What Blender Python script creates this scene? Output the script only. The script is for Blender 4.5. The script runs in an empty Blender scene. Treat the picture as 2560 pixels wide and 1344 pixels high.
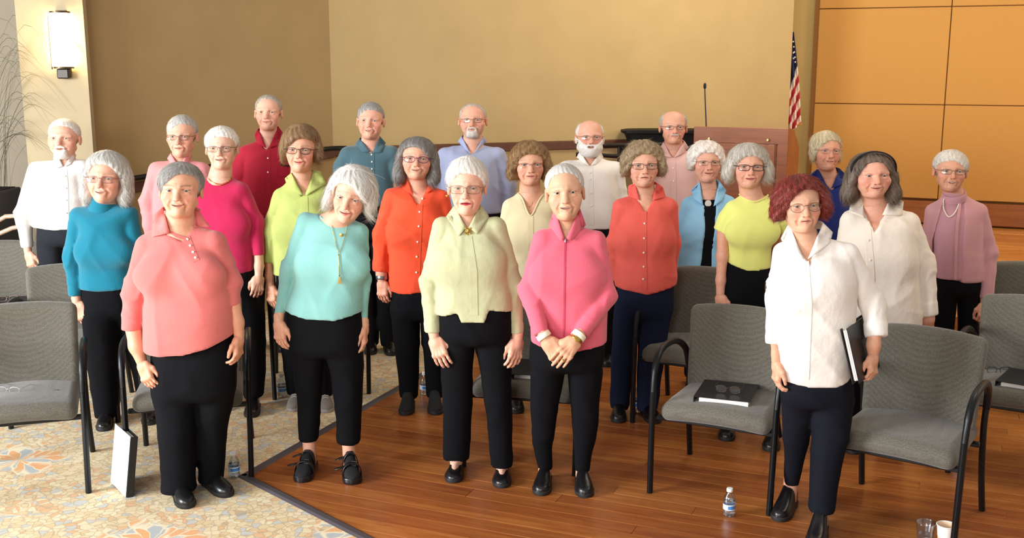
import bpy, math, random
import numpy as np
from mathutils import Vector, Matrix
random.seed(7); np.random.seed(7)
scn = bpy.context.scene
COL = scn.collection
# ------------------------------------------------------------------ camera
F = 2680.0; PITCH = math.radians(10.78); CAM_H = 2.05
CP, SP = math.cos(PITCH), math.sin(PITCH)
cam_d = bpy.data.cameras.new('camera'); cam = bpy.data.objects.new('camera', cam_d); COL.objects.link(cam)
cam.location = (0, 0, CAM_H); cam.rotation_euler = (math.pi/2-PITCH, 0, 0)
cam_d.sensor_width = 36; cam_d.lens = F/2560*36; cam_d.clip_end = 100
scn.camera = cam
scn.view_settings.view_transform = 'Standard'; scn.view_settings.look = 'None'
scn.view_settings.gamma = 1; scn.view_settings.use_curve_mapping = False
scn.view_settings.exposure = 0.04
# ------------------------------------------------------------------ light
world = bpy.data.worlds.new('world'); scn.world = world; world.use_nodes = True
bg = world.node_tree.nodes['Background']; bg.inputs[0].default_value = (1.0, .95, .90, 1); bg.inputs[1].default_value = 0.42
def area(name, loc, target, size, power, col, sy=None):
    d = bpy.data.lights.new(name, 'AREA'); d.energy = power; d.color = col
    d.shape = 'RECTANGLE'; d.size = size; d.size_y = sy or size
    o = bpy.data.objects.new(name, d); COL.objects.link(o); o.location = loc
    v = Vector(target)-Vector(loc); o.rotation_euler = v.to_track_quat('-Z', 'Y').to_euler()
    return o
area('window_daylight_left', (-7.4, 1.6, 2.4), (-.6, 5.4, .4), 3.4, 1120, (.93, .97, 1.0), 2.6)
area('window_daylight_front', (-3.2, -2.6, 2.9), (0.3, 6.5, 1.0), 4.0, 330, (1.0, .98, .96), 2.2)
area('ceiling_lamp_stage', (7.6, 7.4, 3.4), (5.4, 11.6, .9), 1.8, 130, (1.0, .79, .52))
area('ceiling_lamp_right', (3.6, 5.4, 4.3), (2.2, 6.6, .6), 1.4, 45, (1.0, .76, .52))
area('ceiling_lamp_wall', (2.3, 8.6, 4.4), (2.2, 10.8, 1.6), 1.2, 110, (1.0, .88, .68))
# ------------------------------------------------------------------ pixel helpers
def PT(x, y, Y):
    """point seen at photo pixel (x,y) on the upright plane at distance Y"""
    u = (x-1280)/F; v = (y-672)/F; t = Y/(CP-v*SP)
    return np.array([u*t, Y, CAM_H-t*(SP+v*CP)])
def GP(x, y, z=0.0):
    u = (x-1280)/F; v = (y-672)/F; t = (CAM_H-z)/(SP+v*CP)
    return np.array([u*t, t*(CP-v*SP), z])
# ------------------------------------------------------------------ colour and materials
def lin(c):
    if isinstance(c, str): c = tuple(int(c[i:i+2], 16)/255 for i in (0, 2, 4))
    return tuple(x/12.92 if x <= .04045 else ((x+.055)/1.055)**2.4 for x in c)
MATS = {}
def N(nt, kind, **kw):
    n = nt.nodes.new(kind)
    for k, v in kw.items():
        if k == 'inp':
            for i, val in v.items():
                if hasattr(val, 'is_output'): nt.links.new(val, n.inputs[i])
                else: n.inputs[i].default_value = val
        else: setattr(n, k, v)
    return n
def M_(nt, op, a, b=0.0, c=0.0): return N(nt, 'ShaderNodeMath', operation=op, inp={0: a, 1: b, 2: c}).outputs[0]
def MIX(nt, f, a, b, mode='MIX'):
    n = N(nt, 'ShaderNodeMix', data_type='RGBA', blend_type=mode)
    for i, v in ((0, f), (6, a), (7, b)):
        if hasattr(v, 'is_output'): nt.links.new(v, n.inputs[i])
        else: n.inputs[i].default_value = v if i == 0 else (*v[:3], 1)
    return n.outputs[2]
def base(name):
    m = bpy.data.materials.new(name); m.use_nodes = True; nt = m.node_tree
    return m, nt, nt.nodes['Principled BSDF']
def mat(name, col=(.5, .5, .5), rough=.6, metal=0, attr=False, noise=None, bump=None, sss=0, sheen=0, coat=0, spec=.5, trans=0, alpha=1, emit=None, stretch=None):
    if name in MATS: return MATS[name]
    m, nt, b = base(name); c3 = lin(col)
    b.inputs['Roughness'].default_value = rough; b.inputs['Metallic'].default_value = metal
    b.inputs['Specular IOR Level'].default_value = spec
    if coat: b.inputs['Coat Weight'].default_value = coat; b.inputs['Coat Roughness'].default_value = .15
    if sheen: b.inputs['Sheen Weight'].default_value = sheen; b.inputs['Sheen Roughness'].default_value = .5
    if trans: b.inputs['Transmission Weight'].default_value = trans; b.inputs['IOR'].default_value = 1.33
    if alpha < 1: b.inputs['Alpha'].default_value = alpha
    if sss:
        b.inputs['Subsurface Weight'].default_value = sss; b.inputs['Subsurface Radius'].default_value = (.012, .005, .003); b.inputs['Subsurface Scale'].default_value = 1
    if emit: b.inputs['Emission Color'].default_value = (*lin(emit[0]), 1); b.inputs['Emission Strength'].default_value = emit[1]
    tc = N(nt, 'ShaderNodeTexCoord').outputs['Object']
    if stretch: tc = N(nt, 'ShaderNodeMapping', inp={0: tc, 3: stretch}).outputs[0]
    src = (*c3, 1)
    if attr: src = N(nt, 'ShaderNodeAttribute', attribute_name='Col').outputs['Color']
    if noise:
        nz = N(nt, 'ShaderNodeTexNoise', inp={'Vector': tc, 'Scale': noise[0], 'Detail': 4.0}).outputs['Fac']
        mr = N(nt, 'ShaderNodeMapRange', inp={0: nz, 1: .25, 2: .75, 3: 1-noise[1], 4: 1+noise[1]}).outputs[0]
        mx = N(nt, 'ShaderNodeMix', data_type='RGBA', blend_type='MULTIPLY'); mx.inputs[0].default_value = 1
        if hasattr(src, 'is_output'): nt.links.new(src, mx.inputs[6])
        else: mx.inputs[6].default_value = src
        nt.links.new(mr, mx.inputs[7]); src = mx.outputs[2]
    if hasattr(src, 'is_output'): nt.links.new(src, b.inputs['Base Color'])
    else: b.inputs['Base Color'].default_value = src
    if bump:
        nz = N(nt, 'ShaderNodeTexNoise', inp={'Vector': tc, 'Scale': bump[0], 'Detail': 3.0}).outputs['Fac']
        bp = N(nt, 'ShaderNodeBump', inp={'Height': nz, 'Strength': bump[1], 'Distance': bump[2]})
        nt.links.new(bp.outputs[0], b.inputs['Normal'])
    MATS[name] = m; return m
# ------------------------------------------------------------------ mesh helpers
def link(o, parent=None):
    COL.objects.link(o)
    if parent is not None: o.parent = parent
    return o
def tag(o, label=None, cat=None, group=None, kind=None):
    if label: o['label'] = label
    if cat: o['category'] = cat
    if group: o['group'] = group
    if kind: o['kind'] = kind
    return o
def empty(name, loc=(0, 0, 0), rz=0, label=None, cat=None, group=None):
    o = bpy.data.objects.new(name, None); o.empty_display_size = .1; COL.objects.link(o)
    o.location = loc; o.rotation_euler = (0, 0, rz); return tag(o, label, cat, group)
def mesh_np(name, v, quads, m=None, parent=None, col=None, smooth=True):
    me = bpy.data.meshes.new(name); v = np.asarray(v, np.float32); quads = np.asarray(quads, np.int32)
    me.vertices.add(len(v)); me.vertices.foreach_set('co', v.ravel())
    nq, w = quads.shape
    me.loops.add(nq*w); me.loops.foreach_set('vertex_index', quads.ravel())
    me.polygons.add(nq); me.polygons.foreach_set('loop_start', np.arange(0, nq*w, w, dtype=np.int32))
    me.polygons.foreach_set('use_smooth', np.full(nq, smooth))
    if col is not None:
        a = me.color_attributes.new('Col', 'FLOAT_COLOR', 'POINT')
        c4 = np.ones((len(v), 4), np.float32); c4[:, :3] = col; a.data.foreach_set('color', c4.ravel())
    me.update(calc_edges=True)
    if m: me.materials.append(m)
    return link(bpy.data.objects.new(name, me), parent)
class MB:
    """collects small pieces of geometry into ONE mesh object"""
    def __init__(s): s.v = []; s.f = []; s.c = []
    def add(s, v, f, col=None):
        o = len(s.v); s.v += [tuple(p) for p in v]; s.f += [tuple(i+o for i in q) for q in f]
        s.c += [col or (1, 1, 1)]*len(v)
    def box(s, c, d, rot=None, bev=0, col=None):
        x, y, z = (k/2 for k in d); R = rot if rot is not None else Matrix.Identity(3); c = Vector(c)
        if bev:
            e = bev; pts = []; fs = []
            for (sx, sy, sz) in [(a, b_, c_) for a in (-1, 1) for b_ in (-1, 1) for c_ in (-1, 1)]:
                pts += [(sx*(x-e), sy*(y-e), sz*z), (sx*(x-e), sy*y, sz*(z-e)), (sx*x, sy*(y-e), sz*(z-e))]
            import itertools
            def I(a, b_, c_, k): return ((a > 0)*4+(b_ > 0)*2+(c_ > 0))*3+k
            for k, ax in ((0, 2), (1, 1), (2, 0)):
                for sg in (-1, 1):
                    q = []
                    for (p, r) in ((-1, -1), (1, -1), (1, 1), (-1, 1)):
                        t = [p, r]; t.insert(ax, sg); q.append(I(*t, k))
                    fs.append(q if (sg > 0) ^ (ax == 1) else q[::-1])
            for ax in range(3):
                o1, o2 = [a for a in range(3) if a != ax]
                for p in (-1, 1):
                    for r in (-1, 1):
                        t0 = [0, 0, 0]; t0[o1] = p; t0[o2] = r; t1 = t0[:]; t0[ax] = -1; t1[ax] = 1
                        ka, kb = {0: 2, 1: 1, 2: 0}[o1], {0: 2, 1: 1, 2: 0}[o2]
                        q = [I(*t0, ka), I(*t1, ka), I(*t1, kb), I(*t0, kb)]
                        fs.append(q)
            for a in (-1, 1):
                for b_ in (-1, 1):
                    for c_ in (-1, 1): fs.append([I(a, b_, c_, 0), I(a, b_, c_, 1), I(a, b_, c_, 2)])
            s.add([c+R@Vector(p) for p in pts], fs, col); return
        v = [c+R@Vector((a*x, b_*y, e*z)) for a in (-1, 1) for b_ in (-1, 1) for e in (-1, 1)]
        s.add(v, [(0, 1, 3, 2), (4, 6, 7, 5), (0, 4, 5, 1), (2, 3, 7, 6), (0, 2, 6, 4), (1, 5, 7, 3)], col)
    def tube(s, pts, r, n=8, closed=False, caps=True, flat=1.0, up=None, col=None):
        P = [Vector(p) for p in pts]; k = len(P); rr = r if hasattr(r, '__len__') else [r]*k
        V = []; nrm = None
        for i in range(k):
            t = (P[(i+1) % k]-P[i-1]) if closed else (P[min(i+1, k-1)]-P[max(i-1, 0)])
            t.normalize()
            if nrm is None:
                a = Vector(up) if up else (Vector((0, 0, 1)) if abs(t.z) < .9 else Vector((0, 1, 0)))
                nrm = (a-t*a.dot(t)).normalized()
            else:
                nrm = (nrm-t*nrm.dot(t)).normalized()
            bn = t.cross(nrm)
            for j in range(n):
                w = 2*math.pi*j/n; V.append(P[i]+nrm*(math.cos(w)*rr[i]*flat)+bn*(math.sin(w)*rr[i]))
        f = []
        for i in range(k if closed else k-1):
            i2 = (i+1) % k
            for j in range(n): f.append((i*n+j, i*n+(j+1) % n, i2*n+(j+1) % n, i2*n+j))
        if caps and not closed: f += [tuple(range(n))[::-1], tuple((k-1)*n+j for j in range(n))]
        s.add(V, f, col)
    def lathe(s, prof, c=(0, 0, 0), n=20, rot=None, cap0=True, cap1=True, col=None, ell=1.0):
        c = Vector(c); R = rot if rot is not None else Matrix.Identity(3)
        V = [c+R@Vector((r*math.cos(2*math.pi*j/n), ell*r*math.sin(2*math.pi*j/n), z)) for r, z in prof for j in range(n)]
        f = [(i*n+j, i*n+(j+1) % n, (i+1)*n+(j+1) % n, (i+1)*n+j) for i in range(len(prof)-1) for j in range(n)]
        if cap0: f.append(tuple(range(n))[::-1])
        if cap1: f.append(tuple((len(prof)-1)*n+j for j in range(n)))
        s.add(V, f, col)
    def build(s, name, m=None, parent=None, smooth=False, color=False, recalc=True):
        me = bpy.data.meshes.new(name); me.from_pydata([tuple(p) for p in s.v], [], s.f)
        if recalc:
            import bmesh
            b = bmesh.new(); b.from_mesh(me); bmesh.ops.recalc_face_normals(b, faces=b.faces); b.to_mesh(me); b.free()
        if smooth:
            me.polygons.foreach_set('use_smooth', np.ones(len(me.polygons), bool))
            if smooth != 'all' : me.set_sharp_from_angle(angle=math.radians(40))
        if color:
            a = me.color_attributes.new('Col', 'FLOAT_COLOR', 'POINT')
            a.data.foreach_set('color', np.array([(*c, 1) for c in s.c], np.float32).ravel())
        if m: me.materials.append(m)
        return link(bpy.data.objects.new(name, me), parent)
def spline(pts, n=8, closed=False):
    P = [np.array(p, float) for p in pts]; k = len(P); out = []
    for i in range(k if closed else k-1):
        p0 = P[i-1] if (i or closed) else P[0]; p1 = P[i]; p2 = P[(i+1) % k]; p3 = P[(i+2) % k] if (closed or i+2 < k) else P[-1]
        for j in range(n):
            t = j/n
            out.append(.5*((2*p1)+(-p0+p2)*t+(2*p0-5*p1+4*p2-p3)*t*t+(-p0+3*p1-3*p2+p3)*t**3))
    if not closed: out.append(P[-1])
    return out
def children(o): return [c for c in bpy.data.objects if c.parent == o]
# ------------------------------------------------------------------ implicit surfaces
def smin(a, b, k):
    h = np.maximum(k-np.abs(a-b), 0)/k
    return np.minimum(a, b)-h*h*(k*.25)
def smax(a, b, k): return -smin(-a, -b, k)
def sd_cone(x, y, z, a, b, r1, r2):
    ba = [b[i]-a[i] for i in range(3)]; l2 = sum(q*q for q in ba)+1e-12
    px, py, pz = x-a[0], y-a[1], z-a[2]
    t = np.clip((px*ba[0]+py*ba[1]+pz*ba[2])/l2, 0, 1)
    return np.sqrt((px-ba[0]*t)**2+(py-ba[1]*t)**2+(pz-ba[2]*t)**2)-(r1+(r2-r1)*t)
def sd_sph(x, y, z, c, r): return np.sqrt((x-c[0])**2+(y-c[1])**2+(z-c[2])**2)-r
def sd_ell(x, y, z, c, r):
    a, b, e = (x-c[0])/r[0], (y-c[1])/r[1], (z-c[2])/r[2]
    k0 = np.sqrt(a*a+b*b+e*e)+1e-9; k1 = np.sqrt((a/r[0])**2+(b/r[1])**2+(e/r[2])**2)+1e-9
    return k0*(k0-1)/k1
def sd_box(x, y, z, c, h, r):
    a, b, e = np.abs(x-c[0])-h[0]+r, np.abs(y-c[1])-h[1]+r, np.abs(z-c[2])-h[2]+r
    return np.sqrt(np.maximum(a, 0)**2+np.maximum(b, 0)**2+np.maximum(e, 0)**2)+np.minimum(np.maximum(a, np.maximum(b, e)), 0)-r
EDG = [((0,0,0),(1,0,0)),((0,1,0),(1,1,0)),((0,0,1),(1,0,1)),((0,1,1),(1,1,1)),((0,0,0),(0,1,0)),((1,0,0),(1,1,0)),((0,0,1),(0,1,1)),((1,0,1),(1,1,1)),((0,0,0),(0,0,1)),((1,0,0),(1,0,1)),((0,1,0),(0,1,1)),((1,1,0),(1,1,1))]
def nets(V, xs, ys, zs):
    s = V < 0
    c = np.zeros(tuple(n-1 for n in V.shape), np.uint8)
    for i in (0, 1):
        for j in (0, 1):
            for k in (0, 1): c += s[i:V.shape[0]-1+i, j:V.shape[1]-1+j, k:V.shape[2]-1+k]
    act = (c > 0) & (c < 8)
    I, J, K = np.nonzero(act)
    idx = np.full(act.shape, -1, np.int32); idx[I, J, K] = np.arange(len(I))
    acc = np.zeros((len(I), 3)); cnt = np.zeros(len(I))
    for a, b in EDG:
        va = V[I+a[0], J+a[1], K+a[2]]; vb = V[I+b[0], J+b[1], K+b[2]]
        m = (va < 0) != (vb < 0); t = np.where(m, va/np.where(m, va-vb, 1), 0)
        for ax, (arr, ii) in enumerate(((xs, I), (ys, J), (zs, K))):
            pa = arr[ii+a[ax]]; pb = arr[ii+b[ax]]
            acc[:, ax] += np.where(m, pa+t*(pb-pa), 0)
        cnt += m
    P = acc/cnt[:, None]; Q = []
    for ax in range(3):
        sl = [slice(1, -1)]*3; sl[ax] = slice(0, -1); sh = [slice(1, -1)]*3; sh[ax] = slice(1, None)
        A, B = s[tuple(sl)], s[tuple(sh)]
        i = np.array(np.nonzero(A != B)); fl = A[tuple(i)]
        off = [1, 1, 1]; off[ax] = 0; i = i+np.array(off)[:, None]
        o1, o2 = [(1, 2), (2, 0), (0, 1)][ax]
        def g(d1, d2):
            j = i.copy(); j[o1] -= d1; j[o2] -= d2; return idx[tuple(j)]
        q = np.stack([g(1, 1), g(0, 1), g(0, 0), g(1, 0)], 1)
        q[~fl] = q[~fl][:, ::-1]; Q.append(q)
    return P, np.concatenate(Q)
def field_mesh(fn, lo, hi, h):
    ax = [np.arange(lo[i]-h*1.5, hi[i]+h*1.6, h) for i in range(3)]
    V = fn(ax[0][:, None, None].astype(np.float32), ax[1][None, :, None].astype(np.float32), ax[2][None, None, :].astype(np.float32))
    V = np.broadcast_to(V, tuple(len(a) for a in ax))
    return nets(V, *ax)
def ragged(*iv):
    out = []
    for a, b, h in iv:
        n = max(1, int(round((b-a)/h))); out += list(a+(b-a)*np.arange(n)/n)
    out.append(iv[-1][1]); return np.array(out)
# ================================================================== the room
E1 = np.array([math.cos(math.radians(-22.5)), math.sin(math.radians(-22.5)), 0]); E2 = np.array([-E1[1], E1[0], 0])
A_E1 = math.radians(-22.5); A_UP = math.radians(22.5)
D1 = np.array([math.cos(A_UP), math.sin(A_UP), 0])
KC = GP(610, 1190)
def WP(x, y, A, d):
    """photo pixel carried to the upright plane through A along d"""
    u = (x-1280)/F; v = (y-672)/F; r = np.array([u, CP-v*SP, -(SP+v*CP)]); n = np.array([-d[1], d[0], 0])
    t = np.dot(n, np.array([A[0], A[1], 0]))/np.dot(n, r); return np.array([0, 0, CAM_H])+t*r
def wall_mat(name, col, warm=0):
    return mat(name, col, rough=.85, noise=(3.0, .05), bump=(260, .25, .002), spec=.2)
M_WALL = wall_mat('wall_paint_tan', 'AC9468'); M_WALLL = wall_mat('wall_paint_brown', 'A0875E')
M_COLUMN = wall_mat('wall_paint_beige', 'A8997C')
def slab(name, p0, p1, z0, z1, th, m, parent=None, kind='structure'):
    """upright wall from p0 to p1 on the ground, its thickness going back"""
    p0, p1 = np.array(p0[:2]), np.array(p1[:2]); d = (p1-p0)/np.linalg.norm(p1-p0); n = np.array([-d[1], d[0]])*th
    b = MB(); q = [p0, p1, p1+n, p0+n]
    b.add([(*p, z0) for p in q]+[(*p, z1) for p in q], [(0, 1, 5, 4), (1, 2, 6, 5), (2, 3, 7, 6), (3, 0, 4, 7), (4, 5, 6, 7), (3, 2, 1, 0)])
    return tag(b.build(name, m, parent), kind=kind if parent is None else None)
B0 = np.array([-.06, 10.0, 0])
CORNER = WP(827, 180, B0, D1)*np.array([1, 1, 0]); WEND = WP(1978, 160, B0, D1)*np.array([1, 1, 0])
LD = np.array([-math.sin(math.pi/4), -math.cos(math.pi/4), 0])
slab('wall_back', CORNER, WEND, 0, 4.6, .22, M_WALL)
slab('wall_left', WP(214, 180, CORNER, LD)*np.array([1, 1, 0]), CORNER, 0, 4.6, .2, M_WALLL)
# column with the sconce, and the wall beyond it
cl, cr = PT(44, 100, 7.74), PT(213, 100, 7.74)
slab('wall_column', cl, cr, 0, 4.6, .06, M_COLUMN)
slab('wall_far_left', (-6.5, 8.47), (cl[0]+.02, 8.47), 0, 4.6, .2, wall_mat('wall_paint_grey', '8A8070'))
# floor: carpet
def carpet():
    m, nt, b = base('patterned_carpet'); L = nt.links
    P = N(nt, 'ShaderNodeTexCoord').outputs['Object']
    nz = N(nt, 'ShaderNodeTexNoise', inp={'Vector': P, 'Scale': 14.0, 'Detail': 3.0}).outputs['Color']
    off = N(nt, 'ShaderNodeVectorMath', operation='MULTIPLY_ADD', inp={0: nz, 1: (.045, .045, 0), 2: P}).outputs[0]
    flat = N(nt, 'ShaderNodeVectorMath', operation='MULTIPLY', inp={0: off, 1: (1, 1, 0)}).outputs[0]
    # pebbles
    def vor(scale, feat, vec): return N(nt, 'ShaderNodeTexVoronoi', feature=feat, inp={'Vector': vec, 'Scale': scale, 'Randomness': .9})
    peb = vor(27, 'F1', flat); edge = vor(27, 'DISTANCE_TO_EDGE', flat)
    hue = N(nt, 'ShaderNodeSeparateColor', inp={0: peb.outputs['Color']})
    tan = MIX(nt, hue.outputs[0], lin('D9C096'), lin('E6D7B6'))
    tan = MIX(nt, M_(nt, 'GREATER_THAN', hue.outputs[1], .90), tan, lin('DDB48C'))
    tan = MIX(nt, M_(nt, 'GREATER_THAN', hue.outputs[2], .88), tan, lin('C6C4BC'))
    line = N(nt, 'ShaderNodeMapRange', inp={0: edge.outputs['Distance'], 1: .015, 2: .085, 3: 1.0, 4: 0.0}).outputs[0]
    tan = MIX(nt, M_(nt, 'MULTIPLY', line, .5), tan, lin('9A8468'))
    # flowers: petals laid out round scattered centres
    fl = N(nt, 'ShaderNodeTexVoronoi', feature='F1', inp={'Vector': flat, 'Scale': 1.15, 'Randomness': .45})
    dv = N(nt, 'ShaderNodeVectorMath', operation='SUBTRACT', inp={0: flat, 1: fl.outputs['Position']}).outputs[0]
    sp = N(nt, 'ShaderNodeSeparateXYZ', inp={0: dv})
    ang = M_(nt, 'ARCTAN2', sp.outputs[1], sp.outputs[0]); rad = N(nt, 'ShaderNodeVectorMath', operation='LENGTH', inp={0: dv}).outputs['Value']
    ax = M_(nt, 'MULTIPLY', M_(nt, 'ADD', ang, 3.14159), 2.9); rx = M_(nt, 'MULTIPLY', M_(nt, 'POWER', rad, .8), 10.5)
    pv = N(nt, 'ShaderNodeCombineXYZ', inp={0: ax, 1: rx, 2: 0.0}).outputs[0]
    pet = vor(1.0, 'F1', pv); pe = vor(1.0, 'DISTANCE_TO_EDGE', pv)
    ph = N(nt, 'ShaderNodeSeparateColor', inp={0: pet.outputs['Color']})
    pc = MIX(nt, M_(nt, 'GREATER_THAN', ph.outputs[0], .52), lin('B4B9BA'), lin('E2AC7C'))
    pl = N(nt, 'ShaderNodeMapRange', inp={0: pe.outputs['Distance'], 1: .03, 2: .10, 3: 1.0, 4: 0.0}).outputs[0]
    pc = MIX(nt, pl, pc, lin('E8DABC'))
    pc = MIX(nt, M_(nt, 'LESS_THAN', rad, .055), pc, lin('E2AC7C'))
    msk = N(nt, 'ShaderNodeMapRange', inp={0: M_(nt, 'ADD', rad, M_(nt, 'MULTIPLY', ph.outputs[1], .10)), 1: .30, 2: .33, 3: 1.0, 4: 0.0}).outputs[0]
    col = MIX(nt, msk, tan, pc)
    fine = N(nt, 'ShaderNodeTexNoise', inp={'Vector': P, 'Scale': 420.0, 'Detail': 2.0}).outputs['Fac']
    v = N(nt, 'ShaderNodeMapRange', inp={0: fine, 1: .3, 2: .7, 3: .82, 4: 1.15}).outputs[0]
    mx = N(nt, 'ShaderNodeMix', data_type='RGBA', blend_type='MULTIPLY'); mx.inputs[0].default_value = 1
    L.new(col, mx.inputs[6]); L.new(v, mx.inputs[7]); L.new(mx.outputs[2], b.inputs['Base Color'])
    b.inputs['Roughness'].default_value = .95; b.inputs['Specular IOR Level'].default_value = .1
    bp = N(nt, 'ShaderNodeBump', inp={'Height': fine, 'Strength': .5, 'Distance': .003}); L.new(bp.outputs[0], b.inputs['Normal'])
    return m
# carpet everywhere except the wedge of wood
e2d = GP(915, 1344)-KC; e2d /= np.linalg.norm(e2d)
P1 = KC+E2*7.5; P2 = KC+e2d*7.5
b = MB(); z = 0.0
b.add([(-9, -3, z), (P2[0], -3, z), (*P2[:2], z), (*KC[:2], z), (*P1[:2], z), (P1[0], 14, z), (-9, 14, z)], [(0, 1, 2, 3), (0, 3, 6), (3, 4, 5, 6)])
b.add([(-9, -3, -.1), (P2[0], -3, -.1), (*P2[:2], -.1), (*KC[:2], -.1), (*P1[:2], -.1), (P1[0], 14, -.1), (-9, 14, -.1)], [(3, 2, 1, 0), (6, 3, 0), (6, 5, 4, 3)])
floor = tag(b.build('floor', carpet(), recalc=False), kind='structure')
# wood floor: a base with every plank of the visible part on it
def wood_mat(name, c0, c1, c2, rough=.28, rnd=True, scale=1.0):
    m, nt, bs = base(name); L = nt.links
    tc = N(nt, 'ShaderNodeTexCoord').outputs['Object']
    info = N(nt, 'ShaderNodeObjectInfo').outputs['Random']
    sh = N(nt, 'ShaderNodeCombineXYZ', inp={0: M_(nt, 'MULTIPLY', info, 37.0), 1: M_(nt, 'MULTIPLY', info, 11.0), 2: 0.0}).outputs[0]
    mp = N(nt, 'ShaderNodeVectorMath', operation='ADD', inp={0: tc, 1: sh}).outputs[0]
    mp = N(nt, 'ShaderNodeMapping', inp={0: mp, 3: (2.2*scale, 26*scale, 26*scale)}).outputs[0]
    n1 = N(nt, 'ShaderNodeTexNoise', inp={'Vector': mp, 'Scale': 1.0, 'Detail': 6.0, 'Roughness': .65, 'Distortion': .6}).outputs['Fac']
    g = N(nt, 'ShaderNodeMapRange', inp={0: n1, 1: .32, 2: .68}).outputs[0]
    t = M_(nt, 'ADD', M_(nt, 'MULTIPLY', g, .55), M_(nt, 'MULTIPLY', info, (.5 if rnd else .3))); t = M_(nt, 'SUBTRACT', t, .03)
    cr = nt.nodes.new('ShaderNodeValToRGB'); L.new(t, cr.inputs[0])
    cr.color_ramp.elements[0].color = (*lin(c0), 1); cr.color_ramp.elements[1].color = (*lin(c2), 1)
    e = cr.color_ramp.elements.new(.5); e.color = (*lin(c1), 1)
    L.new(cr.outputs[0], bs.inputs['Base Color']); bs.inputs['Roughness'].default_value = rough
    bs.inputs['Specular IOR Level'].default_value = .5
    n2 = N(nt, 'ShaderNodeTexNoise', inp={'Vector': tc, 'Scale': 5.0, 'Detail': 2.0}).outputs['Fac']
    rr = N(nt, 'ShaderNodeMapRange', inp={0: n2, 1: .3, 2: .7, 3: rough*.8, 4: rough*1.35}).outputs[0]; L.new(rr, bs.inputs['Roughness'])
    return m
M_WOOD = wood_mat('plank_wood', '7E4020', '9C5A2A', 'BB783C')
M_SUB = mat('plank_joint_glint', 'C49A6A', rough=.5)  # pale base seen in the gaps: light caught by plank bevels, put into the colour
b = MB(); pa = KC+E1*-.0; far = KC+E1*8+E2*7.5
b.add([(*KC[:2], -.004), (*P2[:2], -.004), (7, -3, -.004), (9, 12, -.004), (*P1[:2], -.004)], [(0, 1, 2, 3, 4)])
b.add([(*KC[:2], -.1), (*P2[:2], -.1), (7, -3, -.1), (9, 12, -.1), (*P1[:2], -.1)], [(4, 3, 2, 1, 0)])
wood = tag(b.build('floor', M_SUB, recalc=False), kind='structure')
def clip(poly, n, c):
    out = []
    for i in range(len(poly)):
        p, q = poly[i-1], poly[i]; a, e = np.dot(n, p)-c, np.dot(n, q)-c
        if (a >= 0) != (e >= 0): out.append(p+(q-p)*(a/(a-e)))
        if e >= 0: out.append(q)
    return out
ed = np.array([np.dot(e2d, E1), np.dot(e2d, E2)]); nrm = np.array([-ed[1], ed[0]])
PW = .104; STG = 3.65
def plank(poly, zt, parent, m):
    """one board: polygon in the floor's own axes, with an eased edge"""
    k = len(poly); c = sum(poly)/k
    def ins(p, d):
        v = p-c; return c+v*np.array([max(0, 1-d/max(abs(v[0]), .02)), max(0, 1-d/max(abs(v[1]), .02))])
    ctr = c
    V = [(*(ins(p, .0009)-ctr), zt-.004) for p in poly]+[(*(ins(p, .0009)-ctr), zt-.0012) for p in poly]+[(*(ins(p, .0022)-ctr), zt) for p in poly]
    f = [tuple(2*k+i for i in range(k))]
    for r in (0, 1): f += [(r*k+i, r*k+(i+1) % k, (r+1)*k+(i+1) % k, (r+1)*k+i) for i in range(k)]
    me = bpy.data.meshes.new('plank'); me.from_pydata(V, [], f); me.materials.append(m)
    o = link(bpy.data.objects.new('plank', me), parent)
    w = KC+E1*ctr[0]+E2*ctr[1]; o.location = (w[0], w[1], 0); o.rotation_euler = (0, 0, A_E1); return o
rng = np.random.RandomState(5); nplank = 0; row = 0; bb = -2.3
while bb < STG:
    a = -rng.uniform(0, 1.6) if bb > 0 else -bb*1.5-rng.uniform(0, 1.6)
    while a < 7:
        ln = rng.uniform(1.6, 3.0)
        poly = [np.array(p) for p in ((a, bb), (a+ln, bb), (a+ln, bb+PW), (a, bb+PW))]
        poly = clip(poly, np.array([1.0, 0]), .02)
        if poly: poly = clip(poly, nrm, .02)
        if len(poly) > 2 and min(max(p[0] for p in poly)-min(p[0] for p in poly), 9) > .03:
            ws = [KC+E1*p[0]+E2*p[1] for p in poly]
            if max(w[1] for w in ws) > 4.05 and min(w[0]-.49*w[1] for w in ws) < .1 and nplank < 299:
                plank(poly, 0.0, wood, M_WOOD); nplank += 1
        a += ln
    bb += PW; row += 1
# dark edge strip between carpet and wood
M_STRIP = mat('edge_strip', '4A4448', rough=.55)
def strip(p, q, name):
    d = (q-p)/np.linalg.norm(q-p); n = np.array([-d[1], d[0], 0]); b = MB(); hw = .028
    V = []
    for e in (p-d*.01, q): V += [e-n*hw, e-n*hw*.5+np.array([0, 0, .008]), e+n*hw*.5+np.array([0, 0, .008]), e+n*hw]
    b.add(V, [(0, 1, 5, 4), (1, 2, 6, 5), (2, 3, 7, 6), (0, 3, 2, 1), (4, 5, 6, 7), (0, 4, 7, 3)])
    tag(b.build(name, M_STRIP), kind='structure')
strip(KC, P1, 'trim_1'); strip(KC, KC+e2d*3, 'trim_2')
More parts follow.
